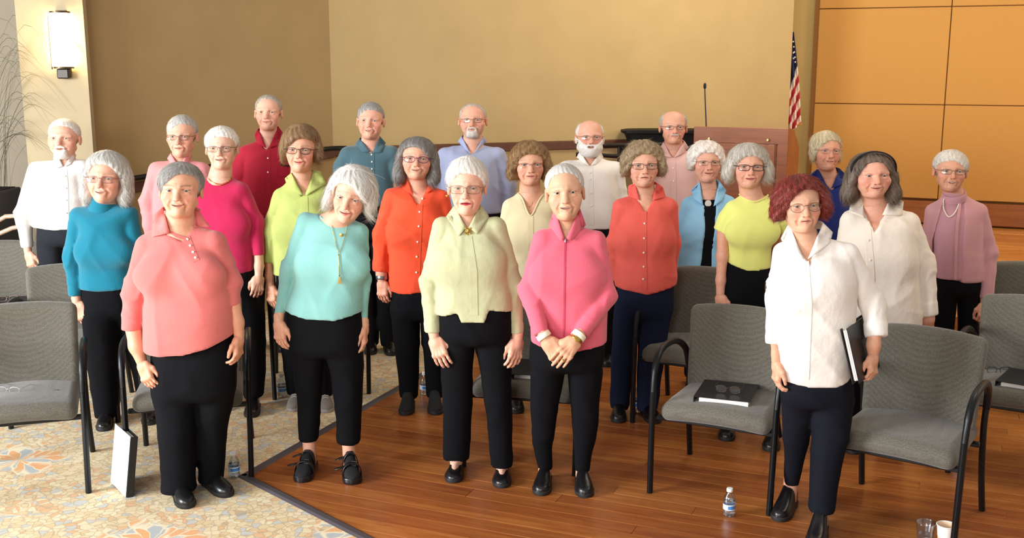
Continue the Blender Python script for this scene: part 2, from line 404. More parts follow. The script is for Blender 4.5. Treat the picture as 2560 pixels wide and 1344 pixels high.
# stage
SZ = .35
S0, S1 = KC+E1*-.3+E2*STG, KC+E1*8+E2*STG
b = MB(); q = [S0[:2], S1[:2], (S1+E2*7)[:2], (S0+E2*3.6)[:2]]
b.add([(*p, -.02) for p in q]+[(*p, SZ-.02) for p in q], [(0, 1, 5, 4), (1, 2, 6, 5), (2, 3, 7, 6), (3, 0, 4, 7), (4, 5, 6, 7), (3, 2, 1, 0)])
stage = tag(b.build('trim_3', wood_mat('stage_wood', '9A5D2A', 'B9773A', 'CD9150', rnd=False)), kind='structure')
M_STAGEP = wood_mat('stage_plank_wood', '9A5D2A', 'BB7C3E', 'D39B58')
bb = STG
while bb < STG+6.2:
    a = 2.2-rng.uniform(0, 1.5)
    while a < 6.5:
        ln = rng.uniform(1.4, 2.4); poly = [np.array(p) for p in ((a, bb), (a+ln, bb), (a+ln, bb+.2), (a, bb+.2))]
        ws = [KC+E1*p[0]+E2*p[1] for p in poly]
        if all(abs(w[0]/w[1]) < .6 for w in ws) and max(w[0]/w[1] for w in ws) > .40:
            o = plank(poly, 0.0, stage, M_STAGEP); o.location.z = SZ-.016
        a += ln
    bb += .2
# panelled wall behind the stage
PA = GP(2490, 565, SZ); PD = E1
def along(x, y): return np.dot(WP(x, y, PA, PD)-PA, PD)
M_PBACK = mat('panel_joint', '8A5A26', rough=.8)
aL = along(2036, 256); aR = along(2362, 256)+ .0
zs_ = [WP(2036, 258, PA, PD)[2], WP(2036, 23, PA, PD)[2]]; pw = aR-aL; phh = zs_[1]-zs_[0]
wr = slab('wall_right', PA+PD*(aL-.05)+E2*.04, PA+PD*(aL+pw*4), 0, 4.8, .2, M_PBACK)
M_PANEL = mat('panel_fabric', 'B98848', rough=.85, noise=(170, .07), bump=(420, .5, .002), spec=.15)
for i in range(4):
    for z0 in (zs_[0]-phh, zs_[0], zs_[1]):
        zt = z0+phh; zb = max(z0, SZ+.26); g = .004
        if zt-zb < .1: continue
        c = PA+PD*(aL+pw*(i+.5))+E2*.015; b = MB()
        b.box((0, 0, 0), (pw-2*g, .05, zt-zb-2*g), bev=.006)
        o = b.build('panel', M_PANEL, wr); o.location = (c[0], c[1], (zt+zb)/2); o.rotation_euler = (0, 0, A_E1)
bz = MB(); M_BASE = wood_mat('baseboard_wood', '6A3A18', '8A4F24', '9E6030', rnd=False)
c = PA+PD*(aL+pw*2); bz.box((0, 0, 0), (pw*4, .05, .24), bev=.01)
o = tag(bz.build('baseboard_right', M_BASE), kind='structure'); o.location = (*((c-E2*.02)[:2]), SZ+.12); o.rotation_euler = (0, 0, A_E1)
# beige pier left of the panels
q0, q1 = PT(1950, 200, 12.25), PT(2033, 200, 12.25)
slab('wall_pier', q0, q1, 0, 4.8, .3, wall_mat('wall_paint_pier', 'B59C66'))
# wall plate
o = empty('wall_plate', WP(2131, 432, PA, PD)-E2*.018, A_E1, 'white wall plate on the orange panels behind the navy shirt', 'wall plate')
b = MB(); b.box((0, 0, 0), (.075, .012, .12), bev=.004); b.build('plate', mat('white_plastic', 'EFE9DC', rough=.4), o)
b = MB(); b.box((0, -.009, 0), (.03, .01, .06), bev=.003); b.build('rocker_switch', MATS['white_plastic'], o)
# chair rail round the back corner
M_RAIL = mat('rail_wood', '573427', rough=.5, noise=(20, .12))
def rail(p0, p1, z0, z1, h, th, name):
    p0, p1 = np.array(p0), np.array(p1); d = (p1-p0)/np.linalg.norm(p1-p0); n = np.array([d[1], -d[0], 0])*th; b = MB(); V = []
    for p, z in ((p0, z0), (p1, z1)): V += [(*p[:2], z-h/2), (*p[:2], z+h/2), (*(p+n)[:2], z+h/2-.01), (*(p+n)[:2], z-h/2+.01)]
    b.add(V, [(0, 1, 5, 4), (1, 2, 6, 5), (2, 3, 7, 6), (3, 0, 4, 7), (0, 3, 2, 1), (4, 5, 6, 7)])
    tag(b.build(name, M_RAIL), kind='structure')
zr = WP(1340, 366, B0, D1)[2]
rail(CORNER, B0+D1*1.9, zr+.01, zr+.0, .085, .03, 'trim_4')
LP = lambda x, y: WP(x, y, CORNER, LD)
z1_, p_ = LP(790, 411)[2], LP(790, 411)
sl = .085
rail(CORNER+LD*2.2, CORNER, zr-2.2*sl, zr-.0, .085, .03, 'trim_5')
# ================================================================== furniture
M_BLACK = mat('black_metal', '17181B', rough=.38, metal=.4)
M_DARKRAIL = mat('dark_rail_metal', '1C1614', rough=.45, metal=.5)
# handrails
def ln(off): return CORNER+LD*off+np.array([.07, -.07, 0])
o = empty('handrail', (*ln(1.2)[:2], 0), 0, 'dark metal handrail sloping up along the brown left wall', 'handrail'); oc = np.array([*ln(1.2)[:2], 0])
zt0, zt1 = LP(800, 372)[2], LP(330, 452)[2]
pts = [(*ln(.25)[:2], zt0), (*ln(2.25)[:2], zt1)]
a, e = np.array(pts[0]), np.array(pts[1])
b = MB(); b.tube([p-oc for p in spline([a+np.array([.25, .1, .01]), a, (a+e)/2, e, e+np.array([-.1, -.1, -.03]), e+np.array([-.08, -.08, -.09]), e+(a-e)*.12+np.array([0, 0, -.07])], 6)], .021, 10); b.build('rail', M_DARKRAIL, o, smooth=True)
for t in (.05, .35, .65, .9):
    p = a+(e-a)*t-oc; b = MB(); b.tube([p, p+np.array([-.02, .02, -.06]), p+np.array([-.08, .08, -.07])], .011, 8); b.build('bracket', M_DARKRAIL, o, smooth=True)
y = 9.3; oc = PT(1540, 363, y)*np.array([1, 1, 0])
o = empty('handrail', oc, 0, 'black metal stage handrail with looped end left of the black piano', 'handrail')
p = [PT(*q, y)-oc for q in ((1440, 365), (1500, 364), (1600, 362), (1660, 361))]
b = MB(); b.tube(p, .02, 10); b.build('rail', M_DARKRAIL, o, smooth=True)
p = [PT(*q, y)-oc for q in ((1440, 386), (1490, 387), (1540, 390), (1556, 386), (1558, 374), (1552, 366))]
b = MB(); b.tube(spline(p, 6), .018, 10); b.build('lower_rail', M_DARKRAIL, o, smooth=True)
for x in (1548, 1450):
    b = MB(); b.tube([PT(x, 364, y)-oc, PT(x, 387, y)-oc, PT(x, 387, y)*np.array([1, 1, 0])+np.array([0, 0, SZ])-oc], .016, 8); b.build('post', M_DARKRAIL, o, smooth=True)
y = 7.35; oc = PT(0, 560, y)*np.array([1, 1, 0])
o = empty('handrail', oc, 0, 'pale wooden double handrail at the left edge below the potted grass', 'handrail')
for q in (((-90, 560), (0, 549), (14, 541), (40, 539), (75, 552)), ((-90, 600), (0, 583), (30, 570), (80, 560))):
    b = MB(); b.tube([PT(*k, y)-oc for k in q], .016, 10); b.build('rail', mat('pale_rail_wood', 'B59A84', rough=.4), o, smooth=True)
b = MB(); c = PT(-60, 560, y); b.tube([c-oc, np.array([c[0], c[1], 0])-oc], .018, 8); b.build('post', M_DARKRAIL, o, smooth=True)
# sconce
Ys = 7.74; t0 = PT(154, 34, Ys); t1 = PT(154, 166, Ys); xs0 = t0[0]
o = empty('wall_sconce', (xs0, Ys, t1[2]), 0, 'glowing half-cylinder glass wall sconce on the beige column', 'wall lamp')
H_ = t0[2]-t1[2]; R_ = (PT(178, 90, Ys)[0]-PT(130, 90, Ys)[0])/2
b = MB(); b.box((0, -.012, H_/2-.01), (R_*1.3, .022, H_+.06), bev=.004); b.build('back_plate', mat('bronze', '5A4A36', rough=.4, metal=.7), o)
b = MB(); n = 16
V = [(R_*math.cos(math.pi*k/n), -.025-R_*1.1*math.sin(math.pi*k/n), z) for z in (0, H_) for k in range(n+1)]
b.add(V, [(k, k+1, n+2+k, n+1+k) for k in range(n)]+[tuple(range(n+1))[::-1], tuple(range(n+1, 2*n+2))])
b.build('glass_shade', mat('lamp_glass', 'FFF3D0', rough=.4, emit=('FFE0A0', 50.0)), o, smooth=True)
for z, w in ((-.008, 1.06), (H_+.008, 1.06)):
    b = MB(); V = [(R_*w*math.cos(math.pi*k/n), -.023-R_*1.1*w*math.sin(math.pi*k/n), z+dz) for dz in (-.006, .006) for k in range(n+1)]
    b.add(V, [(k, k+1, n+2+k, n+1+k) for k in range(n)]+[tuple(range(n+1))[::-1], tuple(range(n+1, 2*n+2)), (0, n, 2*n+1, n+1)]); b.build('metal_band', MATS['bronze'], o)
b = MB(); b.box((0, -.04, -.05), (.085, .05, .07), bev=.008); b.build('lower_bracket', mat('dark_bronze', '3A3631', rough=.4, metal=.6), o)
b = MB(); b.box((-R_-.008, -.05, H_/2-.02), (.008, .012, H_), bev=.003); b.build('side_bar', MATS['dark_bronze'], o)
# potted grass at the left edge
Yp = 7.72; pc = PT(-18, 520, Yp); oc = np.array([pc[0], Yp, 0])
o = empty('potted_grass', oc, 0, 'tall potted grass with long thin arching leaves at the left edge', 'plant')
b = MB(); zt = PT(0, 474, Yp)[2]; w = PT(24, 500, Yp)[0]-pc[0]
b.box((0, 0, zt/2), (2*w, .4, zt), bev=.01); b.build('planter', mat('dark_planter', '1D1A1B', rough=.5), o)
b = MB(); b.box((0, 0, zt-.01), (2*w-.06, .34, .03)); b.build('soil', mat('soil', '2A2019', rough=.95), o)
M_LEAF = mat('grass_leaf', '3F4A35', rough=.5, noise=(8, .25)); rg = np.random.RandomState(3)
for k in range(70):
    an = rg.uniform(-.75, .75) if k % 3 else rg.uniform(-2.9, 2.9)
    ht = rg.uniform(.35, 1.25); out = rg.uniform(.25, .75); drp = rg.uniform(.1, .6)*out
    dx, dy = math.cos(an), -abs(math.sin(an))*.5; s0 = np.array([rg.uniform(-.1, .1), rg.uniform(-.1, .1), zt])
    P = [s0, s0+np.array([dx*out*.15, dy*out*.15, ht*.6]), s0+np.array([dx*out*.55, dy*out*.55, ht]), s0+np.array([dx*out, dy*out, ht-drp])]
    P = spline(P, 5); b = MB(); V = []; wl = rg.uniform(.008, .018)
    for i, p in enumerate(P):
        t = i/(len(P)-1); ww = wl*(1-t)**.6+.0008; V += [p+np.array([-dy*ww-.3*ww, dx*ww-.6*ww, 0]), p+np.array([0, 0, -.25*ww]), p-np.array([-dy*ww-.3*ww, dx*ww-.6*ww, 0])]
    b.add(V, [(3*i+j, 3*i+3+j, 3*i+4+j, 3*i+1+j) for i in range(len(P)-1) for j in (0, 1)]); b.build('leaf', M_LEAF, o, smooth='all', recalc=False)
# grand piano under a black cover
Yn = 9.98; pz = PT(1600, 328, Yn)[2]; c = PT(1690, 340, Yn); oc = np.array([c[0], Yn+.55, SZ])
o = empty('piano', oc, 0, 'black piano with closed lid standing left of the wooden lectern', 'piano'); M_PIANO = mat('black_lacquer', '0B0B0D', rough=.6, spec=.2)
def ring(x0, x1, d0, d1, z, n=28, rr=.22):
    out = []
    for k in range(n):
        w = 2*math.pi*k/n; cx, sy = math.cos(w), math.sin(w); e = .35
        out.append(((x0+x1)/2+(x1-x0)/2*abs(cx)**e*math.copysign(1, cx), (d0+d1)/2+(d1-d0)/2*abs(sy)**e*math.copysign(1, sy), z))
    return out
xl = PT(1562, 333, Yn)[0]-oc[0]; xl2 = PT(1598, 366, Yn)[0]-oc[0]; xr = .62; ztp = pz-SZ
def stack(rings):
    b = MB(); n = len(rings[0]); b.add([p for r in rings for p in r], [(i*n+k, i*n+(k+1) % n, (i+1)*n+(k+1) % n, (i+1)*n+k) for i in range(len(rings)-1) for k in range(n)]+[tuple(range(n))[::-1], tuple((len(rings)-1)*n+k for k in range(n))]); return b
stack([ring(xl+.012, xr, -.4, -.05, ztp-.035), ring(xl, xr+.01, -.41, -.04, ztp-.03), ring(xl, xr+.01, -.41, -.04, ztp-.008), ring(xl+.05, xr, -.4, -.05, ztp)]).build('lid', M_PIANO, o, smooth=True)
stack([ring(xl2+.02, xr-.1, -.36, -.1, ztp-.33), ring(xl+.03, xr-.02, -.38, -.06, ztp-.036)]).build('body', M_PIANO, o, smooth=True)
for p in ((xl2+.2, -.22), (xr-.25, -.22)):
    b = MB(); b.lathe([(.06, 0), (.05, .1), (.075, ztp-.34)], (*p, 0), 12); b.build('leg', M_PIANO, o, smooth=True)
# lectern
Yl = 9.2; tl = PT(1735, 316, Yl); w_ = .79; hL = tl[2]-SZ; oc = np.array([tl[0], tl[1], SZ])
o = empty('lectern', oc, A_E1, 'reddish wooden lectern with framed front panel on the stage', 'lectern')
M_LEC = wood_mat('lectern_wood', '7A4428', '96572F', 'A96A3C', rough=.4, rnd=False); dp = .7
b = MB(); b.box((w_/2, .015, hL/2), (w_, .03, hL), bev=.003); b.build('front_panel', M_LEC, o)
px = w_*.10; pz0, pz1 = .12, hL-.135
b = MB(); b.box((w_/2-.005, -.006, (pz0+pz1)/2), (w_*.755, .016, pz1-pz0), bev=.004); b.build('inset_panel', M_LEC, o)
b = MB()
for x0, x1, z0, z1 in ((px-.003, px, pz0, pz1), (w_-px-.012, w_-px-.009, pz0, pz1), (px, w_-px, pz1, pz1+.004)): b.box(((x0+x1)/2, -.002, (z0+z1)/2), (x1-x0, .006, z1-z0))
b.build('panel_groove', mat('dark_groove', '2A140C', rough=.8), o)
for nm, x in (('side_panel', w_-.0), ('side_panel', 0.0)):
    b = MB(); xx = x-.03 if x > 0 else 0
    V = [(xx+a, y, z) for a in (0, .03) for y, z in ((.03, 0), (dp, 0), (dp, hL-.2), (.33, hL-.03), (.03, hL))]
    b.add(V, [(0, 1, 2, 3, 4), (9, 8, 7, 6, 5)]+[(i, (i+1) % 5, 5+(i+1) % 5, 5+i) for i in range(5)]); b.build(nm, M_LEC, o)
b = MB(); b.add([(0.03, .03, hL-.03), (w_-.03, .03, hL-.03), (w_-.03, dp, hL-.24), (0.03, dp, hL-.24), (0.03, .03, hL-.05), (w_-.03, .03, hL-.05), (w_-.03, dp, hL-.26), (0.03, dp, hL-.26)], [(0, 1, 2, 3), (7, 6, 5, 4), (0, 4, 5, 1), (1, 5, 6, 2), (2, 6, 7, 3), (3, 7, 4, 0)]); b.build('desk_top', M_LEC, o)
for x, y in ((1774, 346), (1917, 351)):
    u = (x-1735)/230*w_; b = MB(); b.lathe([(.012, 0), (.012, .008), (.007, .013)], (u, -.014, hL-.1), 14, rot=Matrix.Rotation(math.pi/2, 3, 'X')); b.build('stud', mat('brass_stud', 'C8B98A', rough=.3, metal=.8), o, smooth=True)
b = MB(); b.box((w_*.36, -.014, hL-.38), (.1, .004, .006)); b.build('latch_bar', mat('pale_metal', 'CFC6B8', rough=.3, metal=.6), o)
mb_ = PT(1766, 315, Yl+.12); mt = PT(1762, 222, Yl+.12); oc = np.array([mb_[0], mb_[1], mb_[2]-.055])
o = empty('microphone', oc, 0, 'thin black gooseneck microphone rising from the lectern top', 'microphone')
b = MB(); b.tube([(0, 0, -.0), (0, 0, .03), mt-oc+np.array([.003, 0, -.05]), mt-oc], .0055, 8); b.build('gooseneck', M_BLACK, o, smooth=True)
b = MB(); q = mt-oc; b.lathe([(.006, 0), (.012, .008), (.013, .03), (.010, .045), (.004, .05)], q, 12); b.build('head', mat('mic_foam', '15161A', rough=.9), o, smooth=True)
b = MB(); b.lathe([(.03, -.01), (.03, .008), (.012, .02)], (0, 0, 0), 14); b.build('mount', M_BLACK, o, smooth=True)
# flag
Yf = 11.75; ft = PT(1981, 70, Yf); fb = PT(1981, 322, Yf); oc = np.array([ft[0], Yf, SZ])
o = empty('flag', oc, 0, 'red, white and blue striped flag hanging on a pole beside the wall end', 'flag')
def flag_mesh():
    nu, nv = 60, 90; V = []; C = []; f = []
    for j in range(nv+1):
        v = j/nv; yy = 80+v*242
        xr_ = np.interp(yy, [80, 100, 115, 150, 170, 200, 260, 300, 322], [1984, 1986, 1988, 1991.5, 1993, 1996, 1999, 2001, 2002]); xl_ = 1954
        for i in range(nu+1):
            u = i/nu; p = PT(xl_+(xr_-xl_)*u, yy, Yf)-oc
            y = p[1]+.028*math.sin(u*24)*(.3+.7*v); z = p[2]
            if v > .9: z += (v-.9)*1.3*max(0, u-.62)
            V.append((p[0], y, z)); s = v+(u-1)*.45
            if s < .35: c = lin('23264F')
            else: c = lin('B01F2E') if int((s-.35)*12) % 2 else lin('EFE3D6')
            if (v > .97 and u > .8) or (u > .985 and v > .8): c = lin('D9A63A')
            C.append(c)
    for j in range(nv):
        for i in range(nu): f.append((j*(nu+1)+i, j*(nu+1)+i+1, (j+1)*(nu+1)+i+1, (j+1)*(nu+1)+i))
    return V, f, C
V, f, C = flag_mesh(); cl_ = mesh_np('cloth', V, f, mat('flag_cloth', attr=True, rough=.75), o, col=np.array(C)); cl_.modifiers.new('thick', 'SOLIDIFY').thickness = .003
b = MB(); b.tube([(-.03, .05, 0), (-.03, .05, ft[2]-SZ+.35)], .014, 10); b.build('pole', mat('pole_wood', '8A6A3A', rough=.4), o, smooth=True)
b = MB(); b.lathe([(.15, 0), (.15, .03), (.03, .08)], (-.03, .05, 0), 20); b.build('base', mat('brass', 'B08A4A', rough=.35, metal=.8), o, smooth=True)
def star(c, r):
    b = MB(); V = [(c[0], c[1]-.004, c[2])]+[(c[0]+(r if k % 2 == 0 else r*.42)*math.sin(math.pi*k/5), c[1], c[2]+(r if k % 2 == 0 else r*.42)*math.cos(math.pi*k/5)) for k in range(10)]
    b.add(V, [(0, 1+k, 1+(k+1) % 10) for k in range(10)]); return b
M_STAR = mat('star_white', 'F2EEE6', rough=.8)
sts = MB()
for k, (x, y) in enumerate(((1983.2, 104), (1984.5, 117), (1986, 130), (1983.5, 132), (1987.5, 143), (1984, 146), (1988.2, 155))):
    p = PT(x, y, Yf-.034)-oc; s_ = star(p, .013); sts.add(s_.v, s_.f)
sts.build('stars', M_STAR, o)
# ------------------------------------------------------------------ chairs
M_FAB = None
def fabric():
    m, nt, b = base('grey_weave'); L = nt.links
    tc = N(nt, 'ShaderNodeTexCoord').outputs['Object']
    n1 = N(nt, 'ShaderNodeTexNoise', inp={'Vector': N(nt, 'ShaderNodeMapping', inp={0: tc, 3: (150, 150, 520)}).outputs[0], 'Scale': 1.0, 'Detail': 3.0}).outputs['Fac']
    w1 = N(nt, 'ShaderNodeTexWave', wave_type='BANDS', bands_direction='Z', inp={'Vector': tc, 'Scale': 70.0, 'Distortion': 2.5, 'Detail': 2.0}).outputs['Fac']
    w2 = N(nt, 'ShaderNodeTexWave', wave_type='BANDS', bands_direction='Y', inp={'Vector': tc, 'Scale': 70.0, 'Distortion': 2.5, 'Detail': 1.0}).outputs['Fac']
    w = M_(nt, 'ADD', M_(nt, 'MULTIPLY', M_(nt, 'ADD', w1, w2), .10), M_(nt, 'MULTIPLY', n1, .9))
    cr = nt.nodes.new('ShaderNodeValToRGB'); L.new(w, cr.inputs[0])
    cr.color_ramp.elements[0].position = .3; cr.color_ramp.elements[0].color = (*lin('403D36'), 1)
    cr.color_ramp.elements[1].position = .95; cr.color_ramp.elements[1].color = (*lin('7A7466'), 1)
    L.new(cr.outputs[0], b.inputs['Base Color']); b.inputs['Roughness'].default_value = .8; b.inputs['Sheen Weight'].default_value = .25
    bp = N(nt, 'ShaderNodeBump', inp={'Height': w, 'Strength': .4, 'Distance': .002}); L.new(bp.outputs[0], b.inputs['Normal'])
    return m
M_FAB = fabric()
def chair_proto():
    root = empty('guest_chair')
    def seat(x, y, z):
        zz = z-.415+.09*np.maximum(0, (-.12-y))**1.5*2.2-.018*np.cos(np.clip(x/.26, -1, 1)*1.5)+.010
        return sd_box(x*(1+.10*(y-.0)), y+.12*x*x*np.where(y < 0, 1, 0)*-1, zz, (0, -.01, 0), (.262, .25, .045), .042)
    v, q = field_mesh(seat, (-.31, -.32, .30), (.31, .28, .50), .0115); mesh_np('seat', v, q, M_FAB, root)
    def back(x, y, z):
        yy = y-.215-(z-.65)*.17+.42*x*x; zz = z-.645
        zb = zz+.25*x*x
        return sd_box(x*(1-.12*zz), yy, zb, (0, 0, 0), (.262, .034, .215), .032)
    v, q = field_mesh(back, (-.31, .0, .40), (.31, .34, .89), .0115); mesh_np('backrest', v, q, M_FAB, root)
    for s in (-1, 1):
        b = MB(); b.tube(spline([(s*.292, -.285, 0), (s*.295, -.275, .22), (s*.297, -.262, .42), (s*.298, -.255, .50)], 5), .0145, 10, flat=1.25); b.build('leg', M_BLACK, root, smooth=True)
        b = MB(); b.tube(spline([(s*.298, -.255, .50), (s*.300, -.240, .58), (s*.302, -.205, .645), (s*.303, -.14, .682), (s*.302, -.03, .692), (s*.297, .10, .672), (s*.286, .20, .61), (s*.278, .235, .52)], 6), [.0145]*7+[.0165]*20+[.017]*16, 10, flat=1.0); b.build('armrest', M_BLACK, root, smooth=True)
        b = MB(); b.tube(spline([(s*.278, .235, .53), (s*.274, .235, .42), (s*.276, .262, .2), (s*.282, .315, 0)], 6), .0145, 10, flat=1.2); b.build('leg', M_BLACK, root, smooth=True)
    b = MB()
    b.box((0, -.20, .362), (.58, .03, .022), bev=.004); b.box((0, .17, .362), (.55, .03, .022), bev=.004)
    for s in (-1, 1): b.box((s*.2, -.0, .362), (.03, .4, .02), bev=.004); b.box((s*.15, .245, .50), (.03, .02, .26), bev=.004)
    b.build('seat_frame', M_BLACK, root)
    return root
def copy_tree(o, parent=None):
    c = o.copy(); COL.objects.link(c)
    if parent is not None: c.parent = parent
    for ch in children_map.get(o, []): copy_tree(ch, c)
    return c
chair0 = chair_proto(); children_map = {chair0: children(chair0)}; chair_used = [False]
LEGS = {'fl': (-.292, -.285, 0), 'fr': (.292, -.285, 0), 'rl': (-.282, .315, 0), 'rr': (.282, .315, 0), 'tl': (-.245, .275, .855), 'tr': (.245, .275, .855)}
def place_chair(label, a, pa, b=None, pb=None, ang=0.0):
    """stand a chair with two of its feet on floor points seen at photo pixels (or a back corner and an angle)"""
    la, wa = np.array(LEGS[a]), GP(*pa, LEGS[a][2])
    if b:
        lb, wb = np.array(LEGS[b]), GP(*pb, LEGS[b][2]); dl, dw = lb-la, wb-wa; ang = math.atan2(dw[1], dw[0])-math.atan2(dl[1], dl[0]); m = (la+lb)/2; wm = (wa+wb)/2
    else: m, wm = la, wa
    c = wm-np.array([math.cos(ang)*m[0]-math.sin(ang)*m[1], math.sin(ang)*m[0]+math.cos(ang)*m[1], 0])
    o = chair0 if not chair_used[0] else copy_tree(chair0); chair_used[0] = True
    o.location = (c[0], c[1], 0); o.rotation_euler = (0, 0, ang)
    tag(o, label, 'chair', 'grey padded guest chairs'); return o, c, ang
# ================================================================== people
M_SKIN = mat('skin', attr=True, rough=.48, sss=.10, noise=(70, .06), bump=(110, .22, .0025), spec=.35)
M_HAIR = mat('hair', attr=True, rough=.42, spec=.35, bump=(160, .35, .003), stretch=(3, 3, .6))
M_EYE = mat('eye', attr=True, rough=.08)
M_SHOE = mat('shoe_leather', '141315', rough=.32, noise=(30, .15)); M_SOLE = mat('shoe_sole', '1B1A1A', rough=.7)
M_LENS = None
def lens_mat():
    m = bpy.data.materials.new('clear_lens'); m.use_nodes = True; nt = m.node_tree; nt.nodes.clear()
    t = N(nt, 'ShaderNodeBsdfTransparent'); t.inputs[0].default_value = (.95, .96, .96, 1); g = N(nt, 'ShaderNodeBsdfGlossy'); g.inputs['Roughness'].default_value = .05
    mx = N(nt, 'ShaderNodeMixShader', inp={0: .07, 1: t.outputs[0], 2: g.outputs[0]}); out = N(nt, 'ShaderNodeOutputMaterial', inp={0: mx.outputs[0]}); return m
M_LENS = lens_mat()
def cloth(name, col, kind='woven'):
    if kind == 'knit': return mat(name, col, rough=.9, sheen=.3, noise=(6, .05), bump=(230, .35, .003), spec=.15)
    if kind == 'trouser': return mat(name, col, rough=.85, noise=(5, .18), bump=(380, .3, .002), spec=.12)
    return mat(name, col, rough=.75, sheen=.12, noise=(4, .05), bump=(22, .28, .012), spec=.2)
def poly_sd(px, pz, poly):
    d = None; s = None; n = len(poly)
    for i in range(n):
        a, b = poly[i], poly[i-1]; ex, ez = b[0]-a[0], b[1]-a[1]; wx, wz = px-a[0], pz-a[1]
        t = np.clip((wx*ex+wz*ez)/(ex*ex+ez*ez+1e-12), 0, 1); dd = (wx-ex*t)**2+(wz-ez*t)**2
        c1 = pz >= a[1]; c2 = pz < b[1]; c3 = ex*wz > ez*wx
        fl = (c1 & c2 & c3) | (~c1 & ~c2 & ~c3)
        d = dd if d is None else np.minimum(d, dd); s = np.where(fl, -1.0, 1.0) if s is None else s*np.where(fl, -1.0, 1.0)
    return s*np.sqrt(d)
class Loft:
    """stack of rounded cross-sections along the height"""
    def __init__(s, rows, n=2.4, kt=.03, kb=.012):
        R = np.array(sorted(rows), float)          # z, cx, a, cy, b
        zz = np.linspace(R[0, 0], R[-1, 0], 64); s.z = zz; s.r = []
        for c in range(1, 5):
            y = R[:, c]; x = R[:, 0]
            if len(x) > 2:
                m = np.zeros(len(x)); dl = np.diff(y)/np.maximum(np.diff(x), 1e-6)
                m[0], m[-1] = dl[0], dl[-1]; pr = dl[:-1]*dl[1:]; m[1:-1] = np.where(pr > 0, 2*pr/(dl[:-1]+dl[1:]+1e-12), 0)
                i = np.clip(np.searchsorted(x, zz)-1, 0, len(x)-2); h = x[i+1]-x[i]; t = (zz-x[i])/h
                s.r.append((2*t**3-3*t**2+1)*y[i]+(t**3-2*t**2+t)*h*m[i]+(-2*t**3+3*t**2)*y[i+1]+(t**3-t**2)*h*m[i+1])
            else: s.r.append(np.interp(zz, x, y))
        s.n, s.kt, s.kb = n, kt, kb
    def __call__(s, x, y, z):
        cx, a, cy, b = (np.interp(z, s.z, r) for r in s.r)
        dx, dy = x-cx, y-cy; q = ((np.abs(dx)/a)**s.n+(np.abs(dy)/b)**s.n)**(1/s.n)+1e-6
        d = np.sqrt(dx*dx+dy*dy)*(1-1/q); d = np.where(q < .3, -np.minimum(a, b)*.7, d)
        d = smax(d, z-s.z[-1], s.kt); return smax(d, s.z[0]-z, s.kb)
def rdg(a): return (1-np.abs(np.sin(a)))**2
def folds(x, y, z, amp, f=1.0, ph=0.0):
    m = .5+.5*np.sin(x*9+z*7+y*5+ph*2); m2 = .5+.5*np.sin(x*7-z*10+ph)
    s = 2*f*(z*5.5+np.abs(x)*3.2)+1.6*np.sin(x*11+z*6+ph)+ph
    t = 2*f*(x*7.5-z*2.4)+1.5*np.sin(z*9+x*4+ph*3)
    u = 2*f*(x*6.0+z*4.2)+1.4*np.sin(z*12-x*5+ph*1.7)
    return amp*(np.sin(x*15*f+z*19*f+2*np.sin(z*9*f+ph)+ph)*.35-1.25*rdg(s)*m-1.1*rdg(t)*m2-1.1*rdg(u)*(1-m)+.5)
